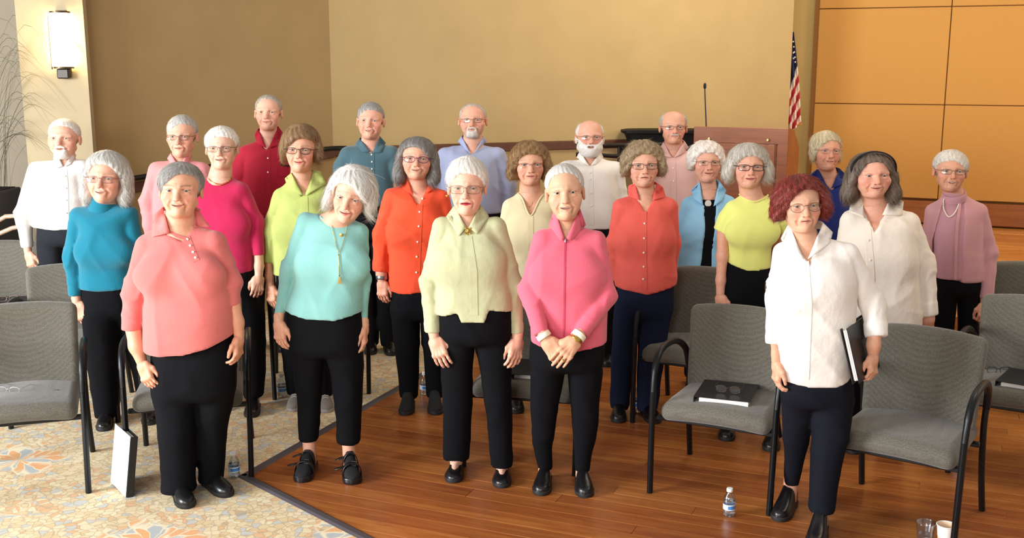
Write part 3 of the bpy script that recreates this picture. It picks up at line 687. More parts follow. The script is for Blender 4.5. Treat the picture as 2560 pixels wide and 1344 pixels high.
# ---- head (canonical: chin at z=0, crown at .23, face towards -y)
def head_field(P):
    g = P.get
    jw, nw, nl, sm, op, eo = g('jaw', 1.0)*.94, g('nosew', 1.0), g('nosel', 1.0), g('smile', .4), g('open', 0.0)*.6, g('eye', .46)
    chk, wat, age, old = g('cheek', 1.0), g('wattle', .4), g('age', 1.0), 1
    def f(x, y, z):
        ax = np.abs(x)
        d = sd_ell(ax, y, z, (0, .012, .145), (.0735, .094, .085))
        d = smin(d, sd_ell(ax, y, z, (0, -.030, .086), (.056*(.4+.6*jw), .058, .088)), .03)
        d = smin(d, sd_cone(ax, y, z, (.041*jw, .000, .050), (.0, -.067, .018), .020, .0185), .028)
        d = smin(d, sd_sph(ax, y, z, (.0, -.076, .016), .0165), .02)
        d = smin(d, sd_ell(ax, y, z, (.041*jw, -.055, .083), (.024*chk, .024+.004*max(sm, 0), .025*chk)), .020)
        d = smin(d, sd_ell(ax, y, z, (.034*jw, -.048, .052), (.017*chk, .025, .026)), .025)
        d = smin(d, sd_cone(ax, y, z, (.010, -.081, .133), (.046, -.064, .1275), .0098, .0095), .015)
        d = smin(d, sd_ell(ax, y, z, (0, -.0805, .131), (.013, .0105, .012)), .012)
        # eye sockets, globes, lids
        d = smax(d, -sd_ell(ax, y, z, (.0315, -.096, .114), (.0185, .0165, .0125)), .012)
        d = smin(d, sd_sph(ax, y, z, (.0315, -.0685, .1145), .0152), .005)
        d = smin(d, sd_ell(ax, y, z, (.0315, -.080, .101), (.014, .006, .0045)), .007)       # bag below the eye
        lid = sd_ell(ax, y, z+.0035*((ax-.0315)/.0135)**2, (.0315, -.0845, .1138), (.0140, .010, .0050*eo))
        d = smax(d, -lid, .0012)
        d = smax(d, -sd_ell(ax, y, z-.0035*np.cos((ax-.0315)*60)+.0035, (.0315, -.0835, .1205), (.0165, .006, .0012)), .003)
        d = d+.0003*age*np.sin(z*430+2*np.sin(x*30))*np.clip((z-.143)/.01, 0, 1)*np.clip((.178-z)/.01, 0, 1)*np.clip((-y-.05)/.02, 0, 1)*np.clip((.045-ax)/.02, 0, 1)
        # nose
        d = smin(d, sd_cone(ax, y, z, (0, -.083, .119), (0, -.1065*nl-.001, .079), .0078*nw, .0105*nw), .011)
        d = smin(d, sd_ell(ax, y, z, (.0125*nw, -.0955, .0755), (.0080, .0095, .0072)), .006)
        d = smax(d, -sd_ell(ax, y, z, (.0065*nw, -.1035, .0685), (.0038, .0045, .0034)), .003)
        # mouth
        mz = .0475+.0085*sm*(ax/.022)**2-.002*sm
        zz = z-mz+.0475
        d = smin(d, sd_ell(ax, y, zz, (0, -.080, .0480), (.031, .0125, .021)), .016)
        d = smin(d, sd_cone(ax, y, zz, (.002, -.0915, .0530), (.0205+.003*sm, -.0815, .0495), .0046, .0028), .006)
        d = smin(d, sd_cone(ax, y, zz, (0, -.0900, .0425), (.0185+.003*sm, -.0815, .0465), .0055, .0030), .006)
        w = .0225+.004*sm
        slit = sd_ell(ax, y, zz, (0, -.0945, .0478), (w, .0090+.006*op, .0013+.0052*op))
        d = smax(d, -slit, .002)
        # folds from nose to mouth, and at the brow
        d = smax(d, -sd_cone(ax, y, z, (.0175, -.0965, .077), (.0340, -.0790, .044), .0042*age*(.7+.6*max(sm, 0)), .0030), .009)
        d = smax(d, -sd_cone(ax, y, z, (.0285, -.0775, .040), (.0255, -.0745, .024), .0026*age, .0018), .012)
        # ears
        ea = sd_ell(ax, y+.25*(ax-.077)-.15*(z-.1), z, (.0775, .014, .100), (.0085, .0195, .0320))
        ea = smax(ea, -sd_ell(ax, y, z, (.0865, .008, .104), (.0055, .0105, .019)), .004)
        d = smin(d, ea, .007)
        if wat: d = smin(d, sd_ell(ax, y, z, (0, -.030, .004), (.028+.016*wat, .038, .012+.007*wat)), .025)
        return d
    return f
HEAD_AX = lambda q: (ragged((-.098, -.056, .0045), (-.056, .056, .0018*q), (.056, .098, .0045)), ragged((-.128, -.060, .0020*q), (-.060, .120, .0065)), ragged((-.072, -.002, .005), (-.002, .140, .0018*q), (.140, .240, .006)))
def skin_colour(p, P, base_):
    x, y, z = np.abs(p[:, 0]), p[:, 1], p[:, 2]; c = np.tile(np.array(lin(base_)), (len(p), 1))
    rs = np.random.RandomState(int(abs(P.get('seed', 1))*97) % 9999)
    def mixin(m, col): c[:] = c*(1-m[:, None])+np.array(lin(col))*m[:, None]
    front = np.clip((-y-.02)/.04, 0, 1)
    bl = lambda cx, cy, cz, r: np.exp(-((x-cx)**2+(y-cy)**2+(z-cz)**2)/r**2)
    mixin(np.clip(.55*bl(.042, -.07, .08, .024)*P.get('blush', 1), 0, 1), 'DB7F6C')
    mixin(np.clip(.45*bl(0, -.11, .079, .015), 0, 1), 'D9806C')
    mixin(.28*front*np.exp(-((x-.0315)/.020)**2-((z-.106)/.012)**2), 'B07A68')
    mixin(.30*front*np.exp(-((x-.0315)/.018)**2-((z-.1215)/.005)**2), 'A4705C')
    mixin(.45*np.clip((x-.074)/.006, 0, 1)*np.exp(-((z-.1)/.04)**2), 'D58874')
    sm = P.get('smile', .4); mz = .0475+.0085*sm*(x/.022)**2-.002*sm
    lipw = .0235+.003*sm
    sst = lambda a: np.clip(a/.0016+.5, 0, 1)
    up = sst(.0078-.0050*(x/lipw)-(z-mz))*sst((z-mz)+.0095-.0060*(x/lipw))*sst((lipw-x)*.8)*(y < -.074)
    mixin(up*P.get('lipm', .62), P.get('lip', 'BC6A60'))
    op = P.get('open', 0)*.6
    inside = (np.abs(z-mz) < .0012+.0050*op) & (x < lipw-.003) & (y > -.0925+.1*x*x*10) & (y < -.07)
    mixin(inside*.85, '6A332C')
    if op > .15: mixin(((np.abs(z-mz-.0016) < .0042*op) & (x < lipw-.005) & (y > -.094) & (y < -.07))*.9, 'E8DFCF')
    bw = P.get('browm', .5); by = .1355+.004*np.sin(np.clip((x-.012)/.034, 0, 1)*2.6)
    mixin(bw*front*np.exp(-((z-by)/.0036)**2)*((x > .010) & (x < .049)), P.get('brow', '8B7A6A'))
    mixin(.75*((np.abs(x-.0315) < .0150) & (np.abs(z-.1172-.0006) < .0017) & (y < -.072)), '5E4136')
    sp = rs.normal(size=(14, 3))*np.array([.045, .01, .05])+np.array([0, -.08, .12])
    for q in sp: mixin(.22*np.exp(-((p-q)**2).sum(1)/.006**2), 'A9714F')
    st = P.get('stubble', 0)
    if st: mixin(st*np.clip((.075-z)/.02, 0, 1)*np.clip((-y+.03)/.03, 0, 1), 'B9A79A')
    return c
# ---- hair
def face_hole(hp, k=1.0, ylim=-.010):
    ct, sn = math.cos(hp[4]), math.sin(hp[4]); fw, fh = hp[2]*k, hp[3]*k
    def f(x, y, z):
        hx, hz = (x-hp[0])*ct+(z-hp[1])*sn, -(x-hp[0])*sn+(z-hp[1])*ct
        d = (((np.abs(hx)/fw)**2.5+(np.abs(hz)/fh)**2.5)**.4-1)*min(fw, fh)
        return smax(d, y-ylim-.35*np.abs(hx)+.022, .02)
    return f
def hair_field(st):
    """st: top/side/back thickness, hole=(x, z, w, h, tilt), lobes, cut, ears, bald, amp, wave"""
    g = st.get; ts, tt, tb = g('side', .010), g('top', .012), g('back', .012)
    fx, fz, fw, fh, tl = g('hole', (0, .09, .064, .098, 0)); ct, sn = math.cos(tl), math.sin(tl)
    lobes = g('lobes', []); amp = g('amp', .0022)*.55; fr = g('freq', 30); ph = g('ph', 1.0); zc = g('cut', None); fhole = face_hole((fx, fz, fw, fh, tl))
    def f(x, y, z):
        ax = np.abs(x)
        d = sd_ell(x, y, z, (g('cx', 0), .014, .146), (.0735+ts, .094+tb, .084+tt))
        for (cx, cy, cz, rx, ryy, rz) in lobes:
            q = sd_ell(ax if cx >= 0 else -x, y, z, (abs(cx), cy, cz), (rx, ryy, rz)) if not g('asym') else sd_ell(x, y, z, (cx, cy, cz), (rx, ryy, rz))
            d = smin(d, q, g('k', .035))
        an = np.arctan2(x-g('part', 0), (y-.035)); rad = z
        d = d+amp*(np.sin(an*fr+3*np.sin(rad*38+ph)+ph)+.6*np.sin(an*fr*2.3+ph*2+2*np.sin(rad*61)))+g('wave', 0)*np.sin(z*95+an*5+ph)*np.sin(an*9+z*40+ph)
        hd = fhole(x, y, z); d = d+g('taper', .75)*max(ts, tt)*np.exp(-np.maximum(hd, 0)/.013); d = smax(d, -hd, .006)
        if g('fringe'):       # a fringe lying on the forehead
            fz0, sl, th = g('fringe'); d = smin(d, smax(sd_ell(x, y, z, (0, -.026, .155), (.064, .066+th, .058)), -(z-fz0-sl*x-.006*np.sin(x*120+ph)), .004), .01)
        if zc: d = smax(d, (zc[0]-zc[1]*np.clip(y+.01, 0, 1))-z, .006)
        if g('ears'): d = smax(d, -sd_ell(ax, y, z, (.085, .010, .096), (.030, .026, .040)), .006)
        if g('bald'): d = smax(d, -np.minimum(sd_ell(x, y, z, (0, -.02, .215), (.062, .095, .060)), 9), .006)
        return d
    return f
def strands(rs, v, nrm, n, crown, length, lift, width, jitter=.35, down=0.0, hole=None, rev=1.0):
    i = rs.choice(len(v), n); p = v[i].copy(); nn = nrm[i]
    d = (p-np.array(crown))*rev; d[:, 2] -= down*.1; d += rs.normal(size=d.shape)*jitter*np.linalg.norm(d, axis=1, keepdims=True)*.5
    t = d-nn*(d*nn).sum(1, keepdims=True); t /= np.linalg.norm(t, axis=1, keepdims=True)+1e-9
    s = np.cross(nn, t); L = length*rs.uniform(.5, 1.3, (n, 1)); lf = lift*np.abs(rs.normal(size=(n, 1)))
    V = []; S = 3
    for k in range(S+1):
        u = k/S; c = p+nn*.0008+t*L*u-nn*(L*u)**2*5.0+nn*lf*u*u*L
        w = width*(1-.75*u); V += [c-s*w, c+s*w]
    V = np.stack(V, 1)
    if hole is not None:
        e = V[:, [-1, 4]].reshape(-1, 3); bad = (hole(e[:, 0], e[:, 1], e[:, 2]) < 0).reshape(n, 2).any(1); V, i = V[~bad], i[~bad]; n = len(i)
    V = V.reshape(-1, 3); q = []; b0 = np.arange(n)*2*(S+1)
    for k in range(S): q.append(np.stack([b0+2*k, b0+2*k+1, b0+2*k+3, b0+2*k+2], 1))
    return V, np.concatenate(q), np.repeat(rs.uniform(.86, 1.12, n), 2*(S+1)), i
def hair_mesh(name, fn, axs, T, col, col2, rs, n, st, parent):
    v, q = nets(fn(axs[0][:, None, None].astype(np.float32), axs[1][None, :, None].astype(np.float32), axs[2][None, None, :].astype(np.float32)), *axs)
    if len(v) < 20: return None
    e1, e2 = v[q[:, 2]]-v[q[:, 0]], v[q[:, 3]]-v[q[:, 1]]; fn_ = np.cross(e1, e2); nr = np.zeros_like(v)
    for k in range(4): np.add.at(nr, q[:, k], fn_)
    nr /= np.linalg.norm(nr, axis=1, keepdims=True)+1e-12
    an = np.arctan2(v[:, 0]-st.get('part', 0), v[:, 1]-.035)
    mixv = np.clip(.5+.5*np.sin(an*23+v[:, 2]*30+rs.uniform(0, 6))*np.sin(an*57+2*np.sin(v[:, 2]*40)), 0, 1)
    c1, c2 = np.array(lin(col)), np.array(lin(col2))
    cc = c1+(c2-c1)*mixv[:, None]*.5; cc *= rs.uniform(.92, 1.06, (len(v), 1))
    sel = nr[:, 1] < .45
    if st.get('holef') is not None: sel &= st['holef'](v[:, 0], v[:, 1], v[:, 2]) > .007
    cr_ = np.array(st.get('crown', (0, .035, .235))); sel &= np.linalg.norm(v-cr_, axis=1) > .035
    ok = np.nonzero(sel)[0]
    sv, sq, sb, si = strands(rs, v[ok], nr[ok], n, st.get('crown', (0, .035, .235)), st.get('len', .03), st.get('lift', .12)*.45, st.get('w', .0011)*.52, st.get('jit', .3)*.5, st.get('down', 0), st.get('holef'), st.get('rev', 1.0))
    sc = np.repeat(cc[ok][si], 8, 0)*sb[:, None]
    V = np.concatenate([v, sv]); Q = np.concatenate([q, sq+len(v)])
    return mesh_np(name, T(V), Q, M_HAIR, parent, np.concatenate([cc, sc]))
def eyeball():
    ring = [0, 5, 9.5, 10.5, 17, 22.5, 24.5, 34, 50, 75, 110, 150]; n = 16; V = []; C = []
    cols = {0: 'p', 5: 'p', 9.5: 'p', 10.5: 'i', 17: 'i', 22.5: 'i', 24.5: 'w'}
    for a in ring:
        t = math.radians(a)
        for j in range(n):
            w = 2*math.pi*j/n; V.append((math.sin(t)*math.cos(w), -math.cos(t), math.sin(t)*math.sin(w))); C.append(cols.get(a, 'w'))
    f = [(i*n+j, i*n+(j+1) % n, (i+1)*n+(j+1) % n, (i+1)*n+j) for i in range(len(ring)-1) for j in range(n)]
    return np.array(V), np.array(f), C
EYE = eyeball()
# ---- hands (canonical: fingers along -z, thumb towards -y, palm facing +x)
HANDS = {}
def hand_mesh(curl, h, spread=1.0):
    key = (curl, round(h, 4), spread)
    if key in HANDS: return HANDS[key]
    segs = []
    fing = [(-.030, .068, .0083, -.08), (-.010, .077, .0086, -.02), (.010, .071, .0082, .03), (.0285, .056, .0072, .10)]
    for (y0, L, r, sp) in fing:
        p = np.array([0, y0, -.088+abs(y0-.0)*.20]); a = math.radians(8+curl*22)
        for k, (fr, bend) in enumerate(((.45, 1), (.31, 1), (.24, .7))):
            d = np.array([math.sin(a), sp*spread*(1-.3*k), -math.cos(a)]); d /= np.linalg.norm(d); e = p+d*L*fr
            segs.append((p, e, r*(1-.07*k), r*(1-.07*(k+1)))); p = e; a += math.radians(8+curl*62*bend)
    th = [np.array([.004, -.022, -.022]), np.array([.012+.006*curl, -.044, -.050]), np.array([.017+.016*curl, -.052+.012*curl, -.080]), np.array([.021+.022*curl, -.051+.022*curl, -.103])]
    def f(x, y, z):
        pl = sd_box(x-.08*(z+.05)*0, y, z, (0, -.001, -.052), (.0125, .038, .042), .012)
        pl = smin(pl, sd_cone(x, y, z, (0, 0, .02), (0, .001, -.03), .024, .023), .02)
        pl = smin(pl, sd_ell(x, y, z, (.008, -.022, -.040), (.013, .019, .030)), .012)
        for y0 in (-.030, -.010, .010, .0285): pl = smin(pl, sd_sph(x, y, z, (-.004, y0, -.090+abs(y0)*.2), .0105), .006)
        for y0 in (-.030, -.010, .010, .0285): pl = smin(pl, sd_cone(x, y, z, (-.0125, y0*.3, -.02), (-.0125, y0*.95, -.084), .0012, .0022), .005)
        d = None
        for i in range(4):
            fg = None
            for s_ in segs[i*3:i*3+3]:
                q = sd_cone(x, y, z, *s_); fg = q if fg is None else smin(fg, q, .003)
            d = fg if d is None else np.minimum(d, fg)
        t = smin(sd_cone(x, y, z, th[0], th[1], .0135, .0115), smin(sd_cone(x, y, z, th[1], th[2], .0112, .0098), sd_cone(x, y, z, th[2], th[3], .0098, .0075), .003), .006)
        return smin(smin(pl, d, .009), t, .008)
    v, q = field_mesh(f, (-.035, -.085, -.185), (.085, .055, .045), h)
    # nails lighter, knuckles redder
    HANDS[key] = (v, q); return HANDS[key]
# ---- shoes
def shoe(parent, O, toe, heading, L=.262, kind='shoe', m=None, hgt=1.0, wid=1.0):
    c, s = math.cos(heading), math.sin(heading)
    def T(p):   # heel at 0, toe at -y
        x, y, z = p; y += L; return (toe[0]-O[0]+c*x-s*y, toe[1]-O[1]+s*x+c*y, z)
    st = np.array([0, .012, .04, .09, .15, .19, .225, .245, .258, .262])/.262*L
    hw = np.array([.006, .024, .031, .032, .041, .045, .041, .032, .018, .004])*wid
    up = np.array([.055, .078, .092, .094, .074, .062, .054, .048, .038, .028])*hgt
    if kind == 'boot': up = np.array([.10, .135, .15, .145, .092, .066, .056, .050, .042, .03])
    if kind == 'flat': up = np.array([.045, .055, .055, .045, .042, .044, .043, .040, .034, .024])
    b = MB(); n = 13; V = []
    for y, w, h in zip(st, hw, up):
        for k in range(n):
            a = math.pi*k/(n-1); V.append(T((w*abs(math.cos(a))**.7*math.copysign(1, math.cos(a)), -y, .018+(h-.018)*math.sin(a)**.8)))
    b.add(V, [(i*n+k, i*n+k+1, (i+1)*n+k+1, (i+1)*n+k) for i in range(len(st)-1) for k in range(n-1)]+[tuple(range(n)), tuple(range((len(st)-1)*n, len(st)*n))])
    o = b.build('shoe', m or M_SHOE, parent, smooth='all')
    b = MB(); k = len(st); V = []
    for zz, e in ((0.001, .0), (.004, .003), (.02, .004), (.022, .001)): V += [T((w+e, -y, zz)) for y, w in zip(st, hw)]+[T((-w-e, -y, zz)) for y, w in zip(st[::-1], hw[::-1])]
    n2 = 2*k; b.add(V, [(r*n2+i, r*n2+(i+1) % n2, (r+1)*n2+(i+1) % n2, (r+1)*n2+i) for r in range(3) for i in range(n2)]+[tuple(range(n2))[::-1], tuple(range(3*n2, 4*n2))])
    b.build('sole', M_SOLE if kind != 'sneaker' else mat('sneaker_sole', '8F8A84', rough=.7), o, smooth=True)
    if kind in ('sneaker', 'lace'):
        b = MB()
        for i in range(4):
            y = -(.10+.022*i)/.262*L; h = np.interp(-y, st, up)+.002
            b.tube([T((-.02, y-.004, h-.008)), T((0, y, h+.001)), T((.02, y-.004, h-.008))], .003, 5)
        b.build('laces', M_BLACK if kind == 'lace' else mat('grey_lace', 'B8B2AA', rough=.8), o, smooth=True)
    return o
def PX(p):
    r = np.array(p)-np.array([0, 0, CAM_H]); fw = r[1]*CP-r[2]*SP; up = r[1]*SP+r[2]*CP
    return 1280+F*r[0]/fw, 672-F*up/fw
class Person: pass
def person(S):
    g = S.get; Yp = S['Y']; X0 = PT(S['head'][0], 600, Yp)[0]; O = np.array([X0, Yp, 0.0]); q = g('q', max(1.0, Yp/5.0)); R = np.random.RandomState(int(S['head'][0]))
    def L(x, y, dy=0.0): return PT(x, y, Yp+dy)-O
    mm = L(S['head'][0]+1, 600)[0]-L(S['head'][0], 600)[0]          # metres per photo pixel
    pr = Person(); pr.O = O; pr.L = L; pr.mm = mm; pr.Y = Yp
    # ---------------- head frame
    hx, ht, hc, hw = S['head']; yaw, pit, rol = (math.radians(a) for a in g('turn', (0, 0, 0))); HD = g('hdy', -.035)
    wt, wc = L(hx, ht, HD), L(hx, hc, HD-.080); sz = (wt[2]-wc[2])/.230; sx = hw*mm/.148; sy = (sx+sz)/2
    Rm = np.array(Matrix.Rotation(yaw, 3, 'Z') @ Matrix.Rotation(rol, 3, 'Y') @ Matrix.Rotation(pit, 3, 'X'))
    hcw = np.array([(wt[0]+wc[0])/2, HD, (wt[2]+wc[2])/2]); SC = np.array([sx, sy, sz]); q0 = np.array([0, -.012, .115])
    T = lambda v: hcw+((np.asarray(v)-q0)*SC)@Rm.T
    Ti = lambda p: ((np.asarray(p)-hcw)@Rm)/SC+q0
    pr.T = T
    # ---------------- garment fields
    ph = R.uniform(0, 6); dep = g('dep', .66)
    def rows_w(rows, dep, cy=0.0):
        out = []
        for r in rows:
            y, xl, xr = r[:3]; c = L((xl+xr)/2, y); a = (xr-xl)/2*mm; bf = r[3] if len(r) > 3 else dep; fw = r[4] if len(r) > 4 else 0
            out.append((c[2], c[0], a, cy-fw, a*bf))
        return out
    nx, ny, nw = S['neck']; nb = L(nx, ny, .015+g('ndy', 0)); nr = nw*mm
    torso = Loft(rows_w(S['rows'], dep), n=g('sq', 2.4), kt=.06)
    parts = []
    for side in ('al', 'ar'):
        if side in S:
            J = [(L(j[0], j[1], j[3] if len(j) > 3 else 0.0), j[2]*mm) for j in S[side]['j']]; sh_, r_ = J[0]; J[0] = (sh_+(nb-sh_)*np.array([.05, 0, 0])-np.array([0, 0, r_*.04]), r_*.95); parts.append((side, J))
    bust = g('bust')
    def torso0(x, y, z):
        d = torso(x, y, z)
        for side, J in parts:
            sh, r = J[0]; d = smin(d, sd_cone(x, y, z, nb+np.array([0, .01, -nr*.75]), sh+np.array([0, .0, 0]), nr*1.0, r*1.0), .045)
        if bust:
            by, sep, br, fo = bust
            for s in (-1, 1):
                c = L(nx+g('bustx', 0)+s*sep, by, -fo); d = smin(d, sd_ell(x, y, z, c, (br*mm*1.15, br*mm*.62, br*mm*.95)), g('bustk', .07))
        return d
    wr = g('wrinkle', .003); wf = g('wf', 1.0)
    def arm_f(J, side, x, y, z):
        d = None; n = len(J)
        for i in range(n-1):
            e = sd_cone(x, y, z, J[i][0], J[i+1][0], J[i][1], J[i+1][1]); d = e if d is None else smin(d, e, .03)
        dv = J[-1][0]-J[-2][0]; dv /= np.linalg.norm(dv); E_ = J[-1][0]
        al = (x-E_[0])*dv[0]+(y-E_[1])*dv[1]+(z-E_[2])*dv[2]
        if wr:
            el = J[1][0]; ge = np.exp(-((x-el[0])**2+(y-el[1])**2+(z-el[2])**2)/.012)
            d = d-wr*(.35+1.3*ge)*np.clip(-al/.05, 0, 1)*(rdg(al*24+x*17+1.4*np.sin(x*25+z*11+ph)+ph)*1.3-.35+.6*rdg(al*15-x*26+y*20+ph*2))
        if S[side].get('band'):
            bw = S[side]['band']; d = d-np.where((al > -bw), .0035, 0.0)
        return np.maximum(d, al)
    def top0(x, y, z):
        d = torso0(x, y, z)
        if wr: d = d+folds(x, y, z, wr, wf, ph)
        for side, J in parts: d = smin(d, arm_f(J, side, x, y, z), .006)
        return d
    hem = sorted(S['hem']); hxz = np.array([(L(a, b)[0], L(a, b)[2]) for a, b in hem])
    nl = S.get('neckline'); nlp = [(L(a, b)[0], L(a, b)[2]) for a, b in nl] if nl else None
    extra_cut = g('open_front')
    ofp = [(L(a, b)[0], L(a, b)[2]) for a, b in extra_cut] if extra_cut else None
    def top(x, y, z):
        d = top0(x, y, z)
        armd = None
        for side, J in parts:
            e = arm_f(J, side, x, y, z); armd = e if armd is None else np.minimum(armd, e)
        h = np.interp(x, hxz[:, 0], hxz[:, 1])-z
        t = torso0(x, y, z)
        body = np.maximum(d, np.minimum(h, 9))
        d = body if armd is None else np.minimum(body, armd)
        if nlp: d = np.maximum(d, -np.maximum(poly_sd(x, z, nlp), y-nb[1]-.012))
        if ofp: d = np.maximum(d, -np.maximum(poly_sd(x, z, ofp), y-.0))
        return d
    pr.top0 = top0; pr.nby = nb[1]
    pr.collarf = lambda x, y, z: np.minimum(top0(x, y, z), sd_cone(x, y, z, T(np.array([0, .014, .045])), nb+np.array([0, 0, -.02]), .046*sx, nr+.002))
    def surf(px, py, off=.004, fn=None, lo=-.45, hi=.25):
        """points of the cloth seen at photo pixels, lifted off it a little"""
        fn = fn or top0; px, py = np.atleast_1d(np.array(px, float)), np.atleast_1d(np.array(py, float)); dy = np.linspace(lo, hi, 141)
        u = (px-1280)/F; v = (py-672)/F; k = 1/(CP-v*SP); Yd = Yp+dy[None, :]; t = Yd*k[:, None]
        X = t*u[:, None]-O[0]; Z = CAM_H-t*(SP+v*CP)[:, None]; D = fn(X, Yd-Yp, Z)
        i = np.argmax(D < 0, 1); hit = (D < 0).any(1); i = np.where(hit, np.maximum(i, 1), np.argmin(D, 1)); i = np.maximum(i, 1); r = np.arange(len(px))
        d0, d1 = D[r, i-1], D[r, i]; w = np.where(hit, d0/np.where(np.abs(d0-d1) < 1e-9, 1, d0-d1), .5); w = np.clip(w, 0, 1)
        p = np.stack([X[r, i-1]+w*(X[r, i]-X[r, i-1]), (dy[i-1]+w*(dy[i]-dy[i-1])), Z[r, i-1]+w*(Z[r, i]-Z[r, i-1])], 1)
        p[:, 1] -= off; return p
    pr.surf = surf
    # ---------------- skin: head, neck, chest, arms and hands in one mesh
    P = dict(S.get('face', {})); P['seed'] = hx; hf = head_field(P)
    nbq = Ti(nb+np.array([0, .0, -.02])); jq = np.array([0, .014, .045])
    def headneck(x, y, z):
        d = hf(x, y, z); k = 1/((sx+sz)/2)
        d = smin(d, sd_cone(x, y, z, jq, nbq, .0465*g('neckw', 1), nr*k*.95), .022)
        return d
    axs = HEAD_AX(q); V = headneck(axs[0][:, None, None].astype(np.float32), axs[1][None, :, None].astype(np.float32), axs[2][None, None, :].astype(np.float32))
    V = np.maximum(V, -.066-axs[2][None, None, :])
    hv, hq = nets(V, *axs); sk = g('skin', 'DDA88C'); VS = [T(hv)]; QS = [hq]; CS = [skin_colour(hv, P, sk)]
    scol = np.array(lin(sk))
    def addskin(v, qd, tint=(1, 1, 1)):
        QS.append(qd+sum(len(a) for a in VS)); VS.append(v); CS.append(np.tile(scol*np.array(tint), (len(v), 1))*R.uniform(.96, 1.03, (len(v), 1)))
    jw_ = T(jq); st0 = nb+np.array([0, -nr*.55, -.01])
    zlow = (min(p[1] for p in nlp)-.05) if nlp else nb[2]-.06
    def chest(x, y, z):
        d = np.maximum(torso0(x, y, z)+.010, z-nb[2]-.05)
        d = smin(d, sd_cone(x, y, z, jw_, nb+np.array([0, 0, -.02]), .0465*g('neckw', 1)*sx*.97-.0015, nr*.955-.001), .03)
        for s in (-1, 1):
            d = smin(d, sd_cone(x, y, z, T((s*.050, .012, .045)), st0+np.array([s*.014, 0, -.02]), .012, .008), .014)
            d = smin(d, sd_cone(x, y, z, st0+np.array([s*.02, .004, -.025]), nb+np.array([s*nr*2.0, -.01, -.02]), .007, .005), .016)
        d = np.maximum(d, np.minimum(torso0(x, y, z)+.004, sd_cone(x, y, z, jw_, nb+np.array([0, 0, -.02]), .056*g('neckw', 1)*sx, nr+.006)))
        return np.maximum(d, zlow-z)
    hw_ = max(nr+.05, (max(p[0] for p in nlp)-min(p[0] for p in nlp))/2+.03) if nlp else nr+.05
    cxn = nb[0] if not nlp else (max(p[0] for p in nlp)+min(p[0] for p in nlp))/2
    lo = (min(cxn-hw_, jw_[0]-.07), -.26, zlow); hi = (max(cxn+hw_, jw_[0]+.07), nb[1]+nr+.04, jw_[2]-.01)
    v, qd = field_mesh(lambda x, y, z: np.maximum(np.maximum(chest(x, y, z), z-jw_[2]+.012), np.abs(x-cxn)-hw_), lo, hi, .0062*q); addskin(v, qd)
    # ---------------- top-level object holds the skin; everything worn is its child
    hands = []
    for side, J in parts:
        A = S[side]; inw = 1 if side == 'al' else -1
        if 'w' in A:
            w = L(A['w'][0], A['w'][1], A['w'][2]); tip = L(*A['tip']); d = tip-w; d /= np.linalg.norm(d)
            an = math.radians(A.get('rot', 45)); th = math.cos(an)*np.array([0, -1, 0.])+math.sin(an)*np.array([inw, 0, 0.]); th -= d*th.dot(d); th /= np.linalg.norm(th)
            nn = np.cross(th, d)*(-1 if side == 'al' else 1); nn = np.cross(d, th)*(-1 if side == 'al' else 1)
            k = A.get('size', np.clip(sz, .92, 1.08)); hv_, hq_ = hand_mesh(A.get('curl', .3), .0036*max(1, q*.9), A.get('spread', 1.0))
            M3 = np.stack([nn, -th, -d], 1)                 # canonical x, y, z axes
            wv = w+(hv_*k)@M3.T; hq2 = hq_ if np.linalg.det(M3) > 0 else hq_[:, ::-1]; addskin(wv, hq2, (1.0, .93, .90)); pr.__dict__['M'+side] = (w, M3, k)
            bj = [(L(j[0], j[1], j[3] if len(j) > 3 else 0.0), j[2]*mm) for j in A.get('bare', [])]
            st = bj if bj else [(J[-1][0]+(J[-2][0]-J[-1][0])*.2, min(J[-1][1]*.8, .040))]
            chain = st+[(w, .0255*k)]
            def armskin(x, y, z, chain=chain):
                dd = None
                for i in range(len(chain)-1):
                    e = sd_cone(x, y, z, chain[i][0], chain[i+1][0], chain[i][1], chain[i+1][1]); dd = e if dd is None else smin(dd, e, .02)
                return dd
            pts = np.array([c[0] for c in chain]); rr = max(c[1] for c in chain)
            v, qd = field_mesh(armskin, pts.min(0)-rr, pts.max(0)+rr, .0065*q); addskin(v, qd, (1.0, .95, .92))
    # body under the clothes: a slimmer core down to the ankles
    zf = .07; leg_c = g('legs')
    if not leg_c:
        hemc = S['hem'][len(S['hem'])//2]; hcx = g('hipx', nx); hwp = g('hipw', (S['rows'][-1][2]-S['rows'][-1][1])/2); wy = max(a[1] for a in S['hem'])-10
        fy = PX((0, Yp, 0))[1]; cry = wy+(fy-wy)*.16; kn = wy+(fy-wy)*.55
        leg_c = {'l': [(cry-20, hcx-hwp, hcx-1), (kn, hcx-hwp*.92, hcx-hwp*.12), (fy-14, hcx-hwp*.80, hcx-hwp*.20)], 'r': [(cry-20, hcx+1, hcx+hwp), (kn, hcx+hwp*.12, hcx+hwp*.92), (fy-14, hcx+hwp*.20, hcx+hwp*.80)]}
        pel = [(wy-30, hcx-hwp*.93, hcx+hwp*.93), (wy+10, hcx-hwp*.98, hcx+hwp*.98), (cry, hcx-hwp, hcx+hwp)]
        toes = [(hcx-hwp*.55, fy+16, -8), (hcx+hwp*.55, fy+16, 8)]
    else:
        pel = S['pelvis']; toes = S['toes']
    ld = g('legdep', 1.05)
    HDG, ANK = {}, {}
